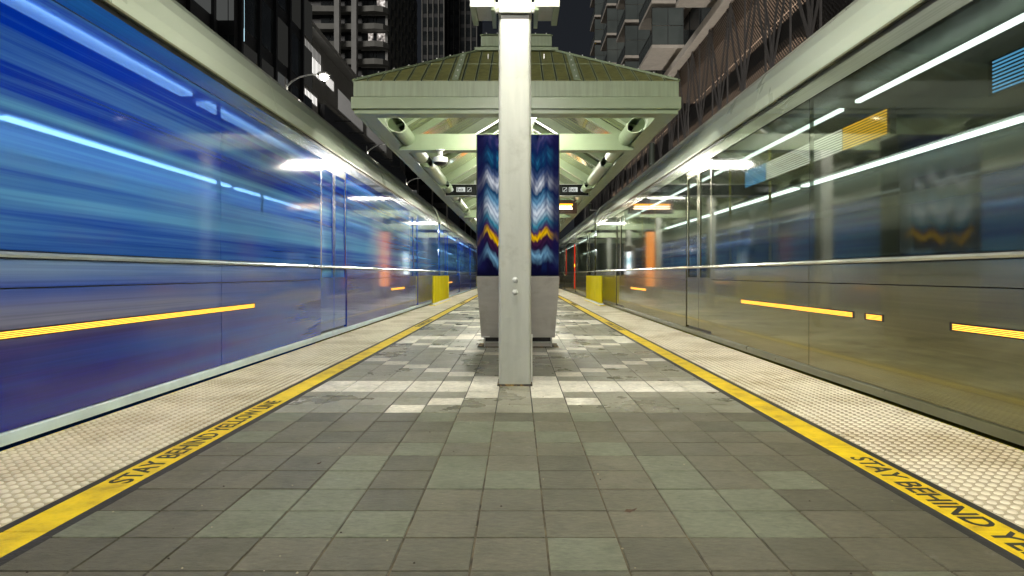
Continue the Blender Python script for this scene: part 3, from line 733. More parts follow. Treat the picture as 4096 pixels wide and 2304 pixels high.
# ------------------------------------------------------------------ light rail cars
def smear_paint(name, stops, z0, z1, alt, metal=0.0, rough=0.25, coat=1.0, amt=0.7, cior=1.75):
    """bands of body colour by height; long streaks imitate motion-blurred light"""
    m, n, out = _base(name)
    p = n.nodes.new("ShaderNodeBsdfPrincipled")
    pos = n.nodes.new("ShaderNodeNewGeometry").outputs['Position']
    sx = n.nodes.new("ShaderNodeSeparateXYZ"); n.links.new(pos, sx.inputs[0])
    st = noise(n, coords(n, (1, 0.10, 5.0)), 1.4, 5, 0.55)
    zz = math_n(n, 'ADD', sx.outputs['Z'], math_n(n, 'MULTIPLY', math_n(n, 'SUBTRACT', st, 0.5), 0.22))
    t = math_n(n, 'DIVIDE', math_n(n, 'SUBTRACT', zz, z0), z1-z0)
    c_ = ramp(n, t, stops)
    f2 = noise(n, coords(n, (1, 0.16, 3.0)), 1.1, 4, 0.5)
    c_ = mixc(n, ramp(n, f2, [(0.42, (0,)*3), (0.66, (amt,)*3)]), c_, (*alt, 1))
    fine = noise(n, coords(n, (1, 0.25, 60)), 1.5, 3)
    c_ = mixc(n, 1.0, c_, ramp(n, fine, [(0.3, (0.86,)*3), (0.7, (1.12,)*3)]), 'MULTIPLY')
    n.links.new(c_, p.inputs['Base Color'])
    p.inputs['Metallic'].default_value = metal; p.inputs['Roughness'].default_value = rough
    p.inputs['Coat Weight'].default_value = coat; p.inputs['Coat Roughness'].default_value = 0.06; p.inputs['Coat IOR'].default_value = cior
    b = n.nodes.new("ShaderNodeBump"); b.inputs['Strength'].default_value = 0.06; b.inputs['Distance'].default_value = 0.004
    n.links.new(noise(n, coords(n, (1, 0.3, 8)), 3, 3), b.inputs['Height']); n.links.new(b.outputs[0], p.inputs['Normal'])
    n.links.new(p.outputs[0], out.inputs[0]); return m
blue_low = smear_paint('blue_smear', [(0.0, (0.0, 0.02, 0.14)), (0.12, (0.004, 0.008, 0.24)), (0.36, (0.008, 0.008, 0.23)), (0.50, (0.04, 0.035, 0.20)), (0.66, (0.20, 0.21, 0.33)), (0.84, (0.08, 0.11, 0.36)), (1.0, (0.28, 0.42, 0.60))], 0.0, 1.06, (0.0, 0.075, 0.46), amt=0.85, cior=1.30)
blue_top = smear_paint('blue_header', [(0.0, (0.0, 0.05, 0.42)), (0.5, (0.0, 0.03, 0.36)), (1.0, (0.005, 0.08, 0.40))], 2.3, 2.8, (0.0, 0.16, 0.42), amt=0.5)
silver_low = smear_paint('silver_smear', [(0.0, (0.16, 0.145, 0.045)), (0.3, (0.30, 0.27, 0.115)), (0.7, (0.31, 0.285, 0.155)), (1.0, (0.40, 0.40, 0.29))], 0.0, 1.06, (0.17, 0.18, 0.095), metal=0.75, rough=0.2, coat=0.6)
silver_top = smear_paint('silver_header', [(0.0, (0.2, 0.23, 0.17)), (1.0, (0.30, 0.34, 0.26))], 2.3, 2.8, (0.38, 0.42, 0.36), metal=0.4, rough=0.22)
cove_m = mat('roof_shroud_paint', (0.60, 0.67, 0.54), 0.3, var=0.1, vscale=0.8, vstretch=(1, 0.3, 1.5), coat=0.8, coat_rough=0.08)
int_wall_b = mat('interior_panel_blue', (0.32, 0.45, 0.70), 0.5, var=0.1)
int_wall_s = mat('interior_panel_grey', (0.22, 0.24, 0.20), 0.5, var=0.1)
seat_b = mat('seat_blue', (0.05, 0.12, 0.45), 0.6, var=0.2); seat_s = mat('seat_grey', (0.06, 0.08, 0.12), 0.6, var=0.2)
TR = {'blue': dict(low=blue_low, top=blue_top, glass=glassm('blue_smear_glass', (0.50, 0.72, 0.95), (0.0, 0.03, 0.42), (0.13, 0.40, 0.72), 0.78, 0.08, 1.45), wall=int_wall_b, seat=seat_b),
      'silver': dict(low=silver_low, top=silver_top, glass=glassm('smoked_glass', (0.42, 0.46, 0.42), (0.025, 0.034, 0.024), (0.15, 0.175, 0.125), 0.32, 0.05, 2.1), wall=int_wall_s, seat=seat_s)}
XS = 2.775; XF = 5.42
def rail_car(s, y0, pal, label, group):
    D = TR[pal]; L = 26.9
    t = thing('light_rail_car', label, 'train', (0, y0, -0.95), group)
    Z = 0.95
    def b(mb, name, m, **kw):
        mb.v = [(x, y, z+Z) for x, y, z in mb.v]; return mb.build(name, m, t, **kw)
    doors = [1.2, 6.2, 13.6, 21.0]; DW = 1.36
    # lower side panels between doors, in lengths
    segs = []; cur = 0.0
    for d in doors: segs.append((cur, d)); cur = d+DW
    segs.append((cur, L))
    for a, e in segs:
        n_ = max(1, round((e-a)/2.6))
        for k in range(n_):
            ya = a+(e-a)*k/n_+0.004; yb = a+(e-a)*(k+1)/n_-0.004
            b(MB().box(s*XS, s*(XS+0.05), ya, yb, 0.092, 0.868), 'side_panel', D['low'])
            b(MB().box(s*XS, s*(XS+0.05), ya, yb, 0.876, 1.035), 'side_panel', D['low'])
            b(MB().box(s*(XS+0.006), s*(XS+0.05), ya, yb, 1.085, 2.60), 'window_pane', D['glass'])
    b(MB().box(s*(XS+0.051), s*(XS+0.08), 0, L, -0.6, 1.10), 'inner_side', M['black'])
    b(MB().box(s*(XS+0.03), s*(XS+0.05), 0, L, -0.62, 0.012), 'skirt', D['low'])
    b(MB().extrude([(s*(XS-0.012), 0.018), (s*(XS+0.05), 0.018), (s*(XS+0.05), 0.086), (s*(XS-0.004), 0.086), (s*(XS-0.012), 0.078)], 'y', 0, L), 'sill_strip',
      mat('sill_' + pal, (0.66, 0.82, 0.84) if pal == 'blue' else (0.10, 0.10, 0.05), 0.3, metal=0.0, coat=0.5))
    # belt rail
    pr = [(s*(XS+0.05), 1.038), (s*(XS-0.012), 1.043), (s*(XS-0.020), 1.058), (s*(XS-0.012), 1.075), (s*(XS+0.05), 1.082)]
    b(MB().extrude(pr, 'y', 0, L), 'belt_rail', mat('belt_' + pal, (0.45, 0.55, 0.66) if pal == 'blue' else (0.5, 0.52, 0.46), 0.22, metal=0.5, coat=0.8), smooth=False)
    b(MB().box(s*(XS-0.003), s*(XS+0.05), 0, L, 2.605, 2.742), 'header_panel', D['top'])
    b(MB().box(s*(XS+0.010), s*(XS+0.06), 0, L, 2.744, 2.790), 'gutter_channel', M['black'])
    b(MB().box(s*(XS-0.016), s*(XS+0.06), 0, L, 2.792, 2.812), 'gutter_lip', mat('gutter_' + pal, (0.30, 0.31, 0.2), 0.3, metal=0.5, coat=0.5))
    cv = [(s*(XS+0.0), 2.815), (s*(XS+0.018), 2.95), (s*(XS+0.07), 3.13), (s*(XS+0.15), 3.28), (s*(XS+0.25), 3.39), (s*(XS+0.29), 3.40), (s*(XS+0.29), 2.815)]
    nseg = 9
    for k in range(nseg):
        b(MB().extrude(cv, 'y', L*k/nseg+0.004, L*(k+1)/nseg-0.004), 'roof_shroud', cove_m, smooth=False)
    b(MB().box(s*(XS+0.07), s*XF, 0.02, L-0.02, 2.77, 2.81), 'roof', M['concrete'])
    for k in range(3): b(MB().box(s*(XS+0.55), s*(XF-0.4), 2+k*8.5, 7+k*8.5, 2.811, 3.25), 'roof_unit', M['concrete'])
    # doors
    for d in doors:
        for q in (0, 1):
            ya = d+0.012+q*(DW-0.012)/2; yb = ya+(DW-0.036)/2
            lf = MB(); lf.box(s*(XS+0.012), s*(XS+0.045), ya, yb, 0.13, 0.90)
            lf.box(s*(XS+0.012), s*(XS+0.045), ya, ya+0.07, 0.901, 2.60); lf.box(s*(XS+0.012), s*(XS+0.045), yb-0.07, yb, 0.901, 2.60)
            lf.box(s*(XS+0.012), s*(XS+0.045), ya+0.071, yb-0.071, 2.48, 2.60)
            dl = b(lf, 'door_leaf', D['top'] if pal == 'blue' else D['low'])
            pn = MB().box(s*(XS+0.024), s*(XS+0.034), ya+0.072, yb-0.072, 0.903, 2.478); pn.v = [(x, y, z+Z) for x, y, z in pn.v]
            pn.build('door_glass', D['glass'], dl)
    # far side, ends, floor, ceiling
    fw = MB(); fw.box(s*XF, s*(XF-0.05), 0, L, -0.6, 1.15); fw.box(s*XF, s*(XF-0.05), 0, L, 2.25, 2.76)
    k = 0.0
    while k < L: fw.box(s*XF, s*(XF-0.05), k, min(k+0.25, L), 1.151, 2.249); k += 2.2
    b(fw, 'far_wall', D['wall'])
    b(MB().box(s*(XF-0.020), s*(XF-0.026), 0.3, L-0.3, 1.152, 2.248), 'far_glass', D['glass'])
    for ya in (0.0, L-0.06): b(MB().box(s*(XS+0.085), s*(XF-0.055), ya, ya+0.06, -0.55, 2.70), 'end_wall', D['low'])
    b(MB().box(s*(XS+0.085), s*(XF-0.055), 0.07, L-0.07, -0.06, 0.0), 'floor', M['rubber'])
    b(MB().box(s*(XS+0.07), s*(XF-0.055), 0.07, L-0.07, 2.705, 2.735), 'ceiling', D['wall'])
    for xx, zz, wd in (((3.17, 2.665, 0.06), (5.18, 2.52, 0.05)) if pal == 'blue' else ((3.30, 2.60, 0.025), (5.18, 2.52, 0.06))):
        for k in range(5):
            b(MB().box(s*(xx-wd), s*(xx+wd), 0.4+k*5.3, 0.4+k*5.3+5.0, zz, zz+0.03), 'ceiling_light', M['trainlight'])
    b(MB().box(s*5.05, s*5.36, 0.1, L-0.1, 2.56, 2.60), 'cove_panel', D['wall'])
    # seats and poles
    st = MB(); st.box(-0.24, 0.24, -0.22, 0.22, 0.40, 0.47); st.box(-0.24, 0.24, 0.20, 0.27, 0.48, 1.12); st.box(-0.20, 0.20, -0.1, 0.1, 0.0, 0.39)
    sm = st.mesh('seat', D['seat'])
    yy = 0.9
    while yy < L-1:
        if not any(d-0.3 < yy < d+DW+0.3 for d in doors):
            for xx in (3.22, 4.95): link('seat', sm, t, (s*xx, yy, Z))
        yy += 0.95
    for d in doors:
        for q in (-0.15, DW+0.15): b(MB().tube([(s*3.55, d+q, 0), (s*3.55, d+q, 2.70)], 0.02, 8), 'grab_pole', M['barrier'])
    # running gear
    for yb in (4.0, L/2, L-4.0):
        bg = b(MB().box(s*3.3, s*4.92, yb-1.1, yb+1.1, -0.66, -0.42), 'bogie', M['black'])
        for dy in (-0.8, 0.8):
            for gx in (3.39, 4.83):
                wm = MB().tube([(s*gx-0.06, yb+dy, -0.66), (s*gx+0.06, yb+dy, -0.66)], 0.288, 20)
                wm.v = [(x, y, z+Z) for x, y, z in wm.v]; wm.build('wheel', M['steel'], bg)
    return t
def amber(t, s, y0, ya, yb, z=0.60):  # marker lamps stretched into long strips, imitating their blurred light trails
    for k in range(4):
        zz = z+k*0.0100+0.95
        MB().box(s*(XS-0.004), s*(XS+0.004), ya-y0, yb-y0, zz, zz+0.0055).build('marker_trail', M['amber'], t)
    MB().box(s*(XS-0.0015), s*(XS+0.003), ya-0.03-y0, yb+0.03-y0, z+0.942, z+0.996).build('marker_trail_back', M['black'], t)
yA, yB = -4.6, 22.75
gB = 'blue light rail cars'; gS = 'silver light rail cars'
cb1 = rail_car(-1, yA, 'blue', 'blue and lavender streaked light rail car beside the lettered yellow line', gB)
amber(cb1, -1, yA, 2.6, 6.72); amber(cb1, -1, yA, 14.0, 15.6)
cb2 = rail_car(-1, yB, 'blue', 'second blue light rail car coupled beyond the yellow flexible posts', gB)
amber(cb2, -1, yB, 24.6, 27.0)
cs1 = rail_car(1, yA, 'silver', 'olive silver light rail car with smoked windows and lit amber side display', gS)
amber(cs1, 1, yA, 2.4, 4.0); amber(cs1, 1, yA, 4.78, 4.99); amber(cs1, 1, yA, 5.2, 7.78); amber(cs1, 1, yA, 13.6, 15.4)
cs2 = rail_car(1, yB, 'silver', 'second silver light rail car coupled beyond the yellow flexible posts', gS)
# made-up glowing strips on the far car, imitating reflected red light
for t, s, y0, c_ in ((cs2, 1, yB, 'redled'),):
    for ya, yb, za, zb_ in ((7.7, 8.2, 0.25, 2.4), (13.2, 13.4, 0.9, 2.4), (19.4, 19.8, 0.3, 2.3)):
        MB().box(s*(XS-0.003), s*(XS+0.001), ya, yb, za+0.95, zb_+0.95).build('red_glow_strip', M['redglow'], t)
    MB().box(s*(XS-0.008), s*(XS-0.0035), 7.8, 8.05, 1.30+0.95, 1.45+0.95).build('amber_glow_patch', M['ambersign'], t)
# side destination displays behind the glass of the silver car
def led_sign(t, s, y0, ya, yb, zc, parts):
    MB().box(s*(XS+0.075), s*(XS+0.12), ya-y0, yb-y0, zc-0.105+0.95, zc+0.105+0.95).build('display_case', M['black'], t)
    for k in range(9):
        z = zc-0.088+k*0.022+0.95
        for (a, e, m) in parts:
            mb = MB(); mb.box(s*(XS+0.069), s*(XS+0.074), a-y0+0.01, e-y0-0.01, z-0.005, z+0.005); mb.build('led_row', M[m], t)
M['amberrow'] = emis('amber_row', (1.0, 0.5, 0.02), 3.5)
led_sign(cs1, 1, yA, 4.80, 7.9, 2.12, [(4.83, 5.5, 'amberrow'), (5.5, 7.2, 'whiteled'), (7.2, 7.86, 'blueled')])
led_sign(cs1, 1, yA, 2.7, 3.8, 2.12, [(2.75, 3.45, 'whiteled'), (3.45, 3.77, 'blueled')])

# ------------------------------------------------------------------ street lamps and poles
def street_lamp(y, lab, lit):
    t = thing('street_lamp', lab, 'street lamp', (-10.4, y, -0.92), 'curved arm street lamps')
    MB().tube([(0, 0, 0), (0, 0, 0.4), (0, 0, 10.4)], [0.16, 0.11, 0.07], 12).build('pole', M['steel'], t)
    MB().tube([(0, 0, 10.3), (0.25, 0, 10.55), (0.6, 0, 10.75), (1.0, 0, 10.85), (1.45, 0, 10.87)], [0.045, 0.042, 0.04, 0.035, 0.03], 8).build('arm', M['steel'], t)
    MB().tube([(1.40, 0, 10.88), (1.5, 0, 10.90), (1.85, 0, 10.88), (2.0, 0, 10.85)], [0.05, 0.11, 0.12, 0.04], 10).build('lamp_head', M['steel'], t)
    MB().tube([(1.70, 0, 10.80), (1.70, 0, 10.72), (1.70, 0, 10.62)], [0.17, 0.19, 0.08], 24).build('lamp_glass', emis('street_lamp_glass', (1.0, 0.97, 0.85), 120 if lit else 20), t)
    MB().tube([(-0.05, 0, 10.4), (-0.05, 0, 10.75)], 0.03, 8).build('photocell', M['steel'], t)
def fill_lamp(x, y, lab, grp):  # unseen lamp added to light soffits and facades from below
    t = thing('fill_lamp', lab, 'lamp post', (x, y, -0.92), grp)
    MB().tube([(0, 0, 0), (0, 0, 0.5), (0, 0, 0.55), (0, 0, 4.6)], [0.14, 0.12, 0.07, 0.05], 10).build('pole', M['frame'], t)
    MB().tube([(0, 0, 4.6), (0, 0, 4.68), (0, 0, 4.85), (0, 0, 5.02), (0, 0, 5.1)], [0.07, 0.18, 0.23, 0.18, 0.07], 14).build('globe', fill_em if x > 0 else fill_em2, t, smooth=True)
fill_em = emis('fill_lamp_globe', (1.0, 0.93, 0.83), 260)
fill_em2 = emis('fill_lamp_globe_dim', (1.0, 0.95, 0.88), 28)
M['frame'] = mat('dark_frame', (0.035, 0.037, 0.038), 0.4)
for k in range(6):
    fill_lamp(10.6, 22+k*11.0, 'unseen globe lamp added to light the balconies, between silver train and parking podium', 'added fill lamps by the podium')
    fill_lamp(-11.6, 24+k*11.0, 'unseen globe lamp added to light the facades, between blue train and office block', 'added fill lamps by the office block')
street_lamp(28.5, 'glowing street lamp on a curved arm before the lit white fins', True)
street_lamp(43.8, 'street lamp whose curved arm shows behind the canopy side, second along the street', True)
street_lamp(59.2, 'street lamp farther down the left street behind the canopy', True)
def wire_pole(x, y, h_, lab):
    t = thing('catenary_pole', lab, 'pole', (x, y, -0.92))
    MB().tube([(0, 0, 0), (0, 0, h_)], [0.26, 0.22], 14).build('mast', mat('dark_green_pole', (0.03, 0.04, 0.03), 0.5), t)
    MB().tube([(0, 0, h_), (0, 0, h_+0.12)], [0.26, 0.10], 14).build('cap', M['steel'], t)
    MB().box(-0.3, 0.3, -0.05, 0.05, 6.6, 6.7).build('bracket', M['steel'], t)
    MB().tube([(0, 0, 6.65), (-4.8, 0, 6.85)], 0.035, 8).build('cantilever', M['steel'], t)
wire_pole(10.4, 49.0, 12.0, 'dark green catenary pole before the perforated parking screen')
wire_pole(10.4, 91.0, 12.0, 'catenary pole with pale collar far down the right track')

# ------------------------------------------------------------------ right: parking podium with perforated screen and flats above
def perf_mat():
    m, n, out = _base('perforated_metal')
    v = coords(n, (1, 1, 1)); sx = n.nodes.new("ShaderNodeSeparateXYZ"); n.links.new(v, sx.inputs[0])
    P_ = 0.24
    a = math_n(n, 'PINGPONG', math_n(n, 'ADD', math_n(n, 'ADD', sx.outputs['Y'], sx.outputs['Z']), 100), P_/2)
    b_ = math_n(n, 'PINGPONG', math_n(n, 'ADD', math_n(n, 'SUBTRACT', sx.outputs['Y'], sx.outputs['Z']), 100), P_/2)
    d = math_n(n, 'MINIMUM', a, b_)
    hole = math_n(n, 'GREATER_THAN', d, P_*0.17)
    p = n.nodes.new("ShaderNodeBsdfPrincipled"); p.inputs['Base Color'].default_value = (0.024, 0.023, 0.022, 1); p.inputs['Roughness'].default_value = 0.45; p.inputs['Metallic'].default_value = 0.3
    t = n.nodes.new("ShaderNodeBsdfTransparent"); mx = n.nodes.new("ShaderNodeMixShader")
    n.links.new(hole, mx.inputs[0]); n.links.new(p.outputs[0], mx.inputs[1]); n.links.new(t.outputs[0], mx.inputs[2]); n.links.new(mx.outputs[0], out.inputs[0])
    return m
M['perf'] = perf_mat()
M['screenbar'] = mat('screen_bar', (0.085, 0.08, 0.078), 0.5, metal=0.2)
M['slab'] = mat('pale_slab', (0.58, 0.53, 0.47), 0.7, var=0.08, dirt=(0.45, 0.41, 0.36), dirt_scale=0.5)
M['darkglass'] = mat('dark_facade_glass', (0.02, 0.024, 0.026), 0.08, var=0.4, vscale=0.6, spec=0.7)
M['paleglass'] = mat('obscured_balcony_glass', (0.11, 0.13, 0.128), 0.2, var=0.12, vscale=0.8)
M['frame'] = mat('dark_frame', (0.035, 0.037, 0.038), 0.4)
M['garage'] = mat('garage_wall', (0.40, 0.30, 0.22), 0.8, var=0.25, vscale=0.3)
XP = 13.0; PT = 17.4
pk_ = thing('parking_podium', 'parking podium wrapped in dark perforated screen with diagonal lattice under pale slab', 'building', (XP, 18, -1.06))
def pb(mb, name, m, **kw):
    mb.v = [(x-XP, y-18, z+1.06) for x, y, z in mb.v]; return mb.build(name, m, pk_, **kw)
PYE = 124
pb(MB().box(XP+4.5, XP+4.8, 18, PYE, -1.05, PT-0.1), 'back_wall', M['garage'])
for z in (2.2, 6.0, 9.8, 13.6): pb(MB().box(XP+0.4, XP+4.4, 18, PYE, z-0.9, z), 'floor_slab', M['frame'])
gl_em = emis('garage_ceiling_panel', (1.0, 0.70, 0.48), 0.30)  # whole panels glow in place of lamp-lit deck ceilings
for z in (5.0, 8.8, 12.6, 16.6):
    for k in range(9):
        if (k*7+int(z)) % 4 != 0: pb(MB().box(XP+0.7, XP+3.6, 22+k*9.0, 30.5+k*9.0, z-0.12, z-0.04), 'garage_ceiling_glow', gl_em)
pm_ = MB().box(0, 0.03, 0.03, 2.97, 0.03, 3.77).mesh('screen_panel', M['perf'])
for z in (-1.0, 2.2, 6.0, 9.8, 13.6):
    for k in range(34):
        if 18+k*3 > 118: break
        link('screen_panel', pm_, pk_, (0, k*3.0, z+1.06))
fm = MB().box(-0.10, -0.02, -0.05, 0.05, 0, 18.3).mesh('screen_mullion', M['screenbar'])
for k in range(35): link('screen_mullion', fm, pk_, (0, k*3.0, 0.06))
def lat(sgn):
    mb = MB(); n_ = 8; pts = []
    for i in range(n_+1):
        t = i/n_; pts.append((0, sgn*(2.1*math.sin(t*math.pi*0.5)), t*6.1))
    for i in range(n_): mb.bar((-0.06-0.02*(sgn > 0), pts[i][1], pts[i][2]), (-0.06-0.02*(sgn > 0), pts[i+1][1], pts[i+1][2]), 0.03, 0.24, up=(0, 1, 0))
    return mb.mesh('lattice_bar', M['screenbar'])
lm = {1: lat(1), -1: lat(-1)}
for z in (5.2, 11.3):
    for k in range(25):
        for sg in (1, -1):
            o = link('lattice_bar', lm[sg if int(z) == 5 else sg], pk_, (-0.02, 1.5+k*4.2, z+1.06))
            o2 = link('lattice_bar', lm[sg], pk_, (-0.02, 1.5+k*4.2+2.1, z+1.06+6.1)); o2.scale = (1, -1, -1)
pb(MB().box(XP-0.6, XP+4.9, 18, PYE, PT, PT+0.55), 'transfer_slab', M['slab'], bevel=0.03)

ap = thing('apartment_block', 'apartment block with stacked projecting glazed balconies and pale soffits above the podium', 'building', (XP, 20, PT+0.55))
def ab(mb, name, m, parent=None, **kw):
    mb.v = [(x-XP, y-20, z-PT-0.55) for x, y, z in mb.v]; return mb.build(name, m, parent or ap, **kw)
FZ = 3.5; zb = 18.3
ab(MB().box(XP+0.7, XP+14, 20, 92, zb-0.3, zb+9*FZ), 'wall', M['frame'])
for lv in range(9):
    z = zb+lv*FZ
    ab(MB().box(XP+0.1, XP+0.69, 20, 92, z, z+0.32), 'floor_band', M['slab'])
    for k in range(24):
        pn = ab(MB().box(XP+0.62, XP+0.66, 20.2+k*3, 22.9+k*3, z+0.36, z+FZ-0.03), 'window', M['darkglass'])
bal = {}
litb = emis('lit_flat_window', (1.0, 0.95, 0.72), 0.55)
for si, yb in enumerate((24.0, 36.6, 49.5, 62.0, 74.6, 86.5)):
    for lv in range(8):
        z = zb+0.35+lv*FZ
        t = link('balcony', None, ap, (0, yb-20, z-PT-0.55))
        x0 = -2.5
        sl = MB().box(x0, 0.05, 0, 5.4, 0, 0.26).build('balcony_slab', M['slab'], t)
        for (xa, xb) in ((x0+0.05, x0+1.24), (x0+1.28, x0+2.47)):
            for (za, zc) in ((0.30, 1.75), (1.80, 3.15)):
                MB().box(xa, xb, 0.06, 0.09, za, zc).build('glass_panel', M['paleglass'], t)
        fr = MB()
        for xx in (x0, x0+1.24, x0+2.47): fr.box(xx, xx+0.045, 0.04, 0.12, 0.262, 3.2)
        fr.box(x0+0.046, x0+2.46, 0.045, 0.115, 3.16, 3.2)
        fr.box(x0, x0+0.05, 0.125, 5.38, 1.25, 1.31); 
        for q in range(7): fr.box(x0+0.004, x0+0.046, 0.13+q*0.86, 0.18+q*0.86, 0.262, 1.249)
        fr.build('railing', M['frame'], t)
        MB().box(x0+0.012, x0+0.036, 0.20, 5.3, 0.32, 1.2).build('glass_panel', M['paleglass'], t)
        if (si*3+lv*5) % 7 == 3: MB().box(0.0, 0.04, 0.5, 4.9, 0.4, 3.0).build('lit_window', litb, t)

# ------------------------------------------------------------------ left: office block, low fin-clad building, towers
M['facade'] = mat('dark_facade', (0.015, 0.016, 0.018), 0.4, var=0.2)
M['greywall'] = mat('grey_stone_panel', (0.20, 0.20, 0.19), 0.6, var=0.1, vscale=0.8)
litw = emis('lit_office', (0.85, 0.92, 1.0), 0.45); dimw = emis('dim_office', (0.5, 0.52, 0.5), 0.07); dimw2 = emis('dim_office_faint', (0.5, 0.5, 0.46), 0.022)
ob = thing('office_block', 'dark glass office block with tall mullions and a cyan light line up its corner', 'building', (-17.7, 18, -1.06))
def o_(mb, name, m, parent=None, **kw):
    mb.v = [(x+17.7, y-18, z+1.06) for x, y, z in mb.v]; return mb.build(name, m, parent or ob, **kw)
o_(MB().box(-34, -18.0, 18, 38.0, -1.05, 44), 'wall', M['facade'])
o_(MB().box(-34, -17.0, 38.02, 49.9, -1.05, 44), 'wall', M['facade'])
for (xf, ya, yb, stp) in ((-18.0, 18.3, 37.6, 2.7), (-17.0, 38.6, 49.8, 2.75)):
    y = ya
    while y < yb:
        o_(MB().box(xf, xf+0.24, y-0.14, y+0.14, 0, 44), 'mullion', M['facade'])
        for lv in range(3, 11):
            z = lv*3.9
            q = random.random()
            m = dimw if q < 0.16 else dimw2 if q < 0.50 else M['darkglass']
            o_(MB().box(xf, xf+0.05, y+0.12, y+stp-0.12, z+0.6, z+3.6), 'window', m)
        y += stp
for lv in range(3, 11):
    z = lv*3.9
    o_(MB().box(-17.95, -17.40, 37.96, 38.0, z+0.6, z+3.6), 'window', litw if lv == 5 else dimw if lv == 4 else M['darkglass'])
    o_(MB().box(-17.33, -17.03, 37.96, 38.0, z+0.6, z+3.6), 'window', dimw if lv in (4, 5) else M['darkglass'])
o_(MB().box(-16.97, -16.945, 39.25, 39.275, 15.4, 44), 'light_line', emis('white_cyan_line', (0.55, 0.85, 1.0), 0.8))
lwb = thing('low_hall', 'low dark hall clad in pale vertical fins washed with white light, with stone end pier', 'building', (-17.7, 50.3, -1.06))
def l_(mb, name, m, **kw):
    mb.v = [(x+17.7, y-50.3, z+1.06) for x, y, z in mb.v]; return mb.build(name, m, lwb, **kw)
l_(MB().box(-34, -18.25, 50.4, 98, -1.05, 21.5), 'wall', M['facade'])
l_(MB().box(-34, -17.2, 50.0, 98, 21.75, 22.2), 'roof_edge', M['greywall'])
for i, (xa, xb) in enumerate(((-19.1, -18.42), (-18.38, -17.72))):
    for k in range(8): l_(MB().box(xa, xb, 50.02+0.1*i, 50.38, 1.0+k*2.55, 3.50+k*2.55), 'stone_panel', M['greywall'])
finm = mat('pale_fin', (0.25, 0.245, 0.23), 0.5, var=0.06)
backw = mat('fin_backing', (0.12, 0.12, 0.11), 0.7)
l_(MB().box(-18.24, -17.90, 50.45, 90, 15.0, 21.5), 'fin_backing', backw)
fin1 = MB().box(-0.13, -0.075, -0.035, 0.035, 0, 4.4).mesh('fin', finm); fin2 = MB().box(-0.13, -0.075, -0.035, 0.035, 0, 2.1).mesh('fin', finm)
for k in range(110):
    link('fin', fin1, lwb, (-0.04, 0.25+k*0.36, 17.0+1.06))
    if k < 17: link('fin', fin2, lwb, (-0.04, 0.25+k*0.36, 14.85+1.06))
panel_e = emis('wash_glow', (1.0, 0.97, 0.92), 1.1); panel_d = emis('wash_glow_dim', (1.0, 0.97, 0.92), 0.25)  # glow stands in for lamp light washing the wall and fins
for ya, yb, za, zb_, e_ in ((50.6, 57.6, 18.5, 19.9, panel_e), (50.6, 57.6, 20.0, 20.8, panel_d), (59.0, 61.5, 18.7, 19.6, panel_e), (63.0, 73.0, 17.4, 19.4, panel_d), (75, 86, 17.4, 19.4, panel_d), (50.6, 56.3, 15.9, 16.6, panel_e)):
    l_(MB().box(-17.895, -17.88, ya, yb, za, zb_), 'wash_glow_panel', e_)
for k in range(6):
    l_(MB().box(-17.7, -15.8, 60+k*5, 60.12+k*5, 15.4, 15.52), 'banner_arm', M['frame'])
l_(MB().box(-17.75, -17.3, 56.7, 98, -1.05, 16.2), 'dark_wing', M['facade'])

M['concrete_dark'] = mat('tower_concrete', (0.20, 0.20, 0.185), 0.8, var=0.18, vscale=0.4)
M['pier'] = mat('tower_pier', (0.30, 0.30, 0.29), 0.7, var=0.1, vscale=0.5)
tw = thing('residential_tower', 'tall grey residential tower with curved balcony slabs, stone piers and a few lit flats', 'building', (-28, 108, -1.06))
def t_(mb, name, m, **kw):
    mb.v = [(x+28, y-108, z+1.06) for x, y, z in mb.v]; return mb.build(name, m, tw, **kw)
t_(MB().box(-40, -22.6, 109.4, 142, -1.05, 62), 'core', M['facade'])
flat_lit = mat('flat_x', (0.1, 0.1, 0.1), 0.5)
def flat_window():
    m, n, out = _base('lit_flat')
    f = noise(n, coords(n), 1.6, 4)
    e = n.nodes.new("ShaderNodeEmission"); n.links.new(ramp(n, f, [(0.35, (0.03, 0.03, 0.035)), (0.55, (0.45, 0.40, 0.36)), (0.68, (1, 0.95, 0.9))]), e.inputs[0]); e.inputs[1].default_value = 0.55
    n.links.new(e.outputs[0], out.inputs[0]); return m
M['flatlit'] = flat_window()
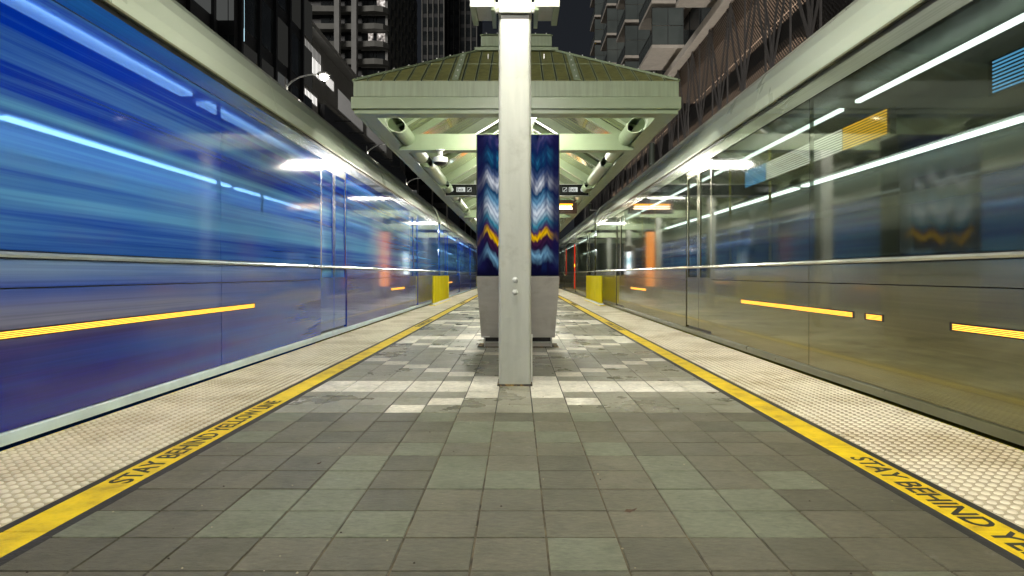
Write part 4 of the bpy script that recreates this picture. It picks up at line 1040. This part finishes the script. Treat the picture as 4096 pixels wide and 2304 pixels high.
for lv in range(6, 20):
    z = lv*3.0+0.75
    prof = [(-40, 109.35), (-40, 107.6), (-27.0, 107.9), (-24.4, 107.6), (-23.0, 108.0), (-22.3, 109.0), (-22.2, 109.35)]
    t_(MB().extrude(prof, 'z', z, z+0.95), 'balcony_band', M['concrete_dark'])
    t_(MB().box(-27.0, -22.9, 109.2, 109.38, z+2.80, z+2.98), 'window_head', M['pier'])
    for i, (xa, xb) in enumerate(((-26.9, -25.9), (-25.85, -24.95), (-24.9, -24.4), (-24.35, -22.9))):
        lit = (i == 3 and lv in (13, 15)) or (i == 1 and lv == 13) or (i == 0 and lv == 16)
        t_(MB().box(xa+0.03, xb-0.03, 109.25, 109.36, z+0.97, z+2.78), 'window', M['flatlit'] if lit else M['darkglass'])
    for i, (xa, xb) in enumerate(((-29.9, -28.0), (-34, -32.4), (-32.3, -31.0))):
        t_(MB().box(xa+0.03, xb-0.03, 109.25, 109.36, z+0.97, z+2.78), 'window', M['darkglass'])
    t_(MB().box(-22.9+0.02, -22.45, 109.2, 109.38, z+0.96, z+2.98), 'corner_pier', M['pier'])
for xa in (-30.9, -28.0): t_(MB().box(xa, xa+0.85, 106.4, 107.55, -1.05, 62), 'pier', M['pier'])
for k in range(9):
    ya = 110+k*3.6
    for lv in range(6, 20):
        z = lv*3.0+0.75
        mb = MB(); mb.bar((-22.45, ya, z), (-22.45, ya+1.4, z+3.0), 0.35, 0.9, up=(0, 0, 1)); t_(mb, 'side_pier', M['concrete_dark'])
def plain_tower(x0, x1, y0, y1, h_, lab, cols, seed, litp=0.02):
    t = thing('office_tower', lab, 'building', ((x0+x1)/2, y0, -1.06)); cx = (x0+x1)/2
    def a_(mb, name, m): mb.v = [(x-cx, y-y0, z+1.06) for x, y, z in mb.v]; return mb.build(name, m, t)
    a_(MB().box(x0, x1, y0+0.3, y1, -1.05, h_), 'wall', M['facade'])
    rr = random.Random(seed); wd = (x1-x0)/cols
    for lv in range(3, int(h_/3.6)):
        for k in range(cols):
            a_(MB().box(x0+k*wd+0.25, x0+(k+1)*wd-0.25, y0+0.22, y0+0.29, lv*3.6+0.7, lv*3.6+3.2), 'window', dimw if rr.random() < litp else M['darkglass'])
    for k in range(cols+1): a_(MB().box(x0+k*wd-0.12, x0+k*wd+0.12, y0, y0+0.21, 0, h_), 'pier', M['concrete_dark'])
    return t, a_
t1, a1 = plain_tower(-25.0, -19.3, 165, 190, 82, 'narrow dark tower with a cyan light line up its side behind the canopy', 4, 3)
a1(MB().box(-20.98, -20.86, 164.8, 164.99, 20, 48), 'light_line', emis('cyan_far', (0.25, 0.7, 0.95), 0.3))
plain_tower(-19.0, -11.2, 172, 200, 80, 'faint dark tower just left of the post against the night sky', 5, 5)
plain_tower(16, 40, 150, 180, 40, 'dark office building with scattered lit windows beyond the podium', 10, 9, 0.12)
plain_tower(-40, -14, 125, 150, 26, 'low dark building across the end of the left street', 9, 11, 0.06)
plain_tower(-14, 16, 260, 290, 18, 'distant low dark building closing the track view', 9, 13, 0.1)
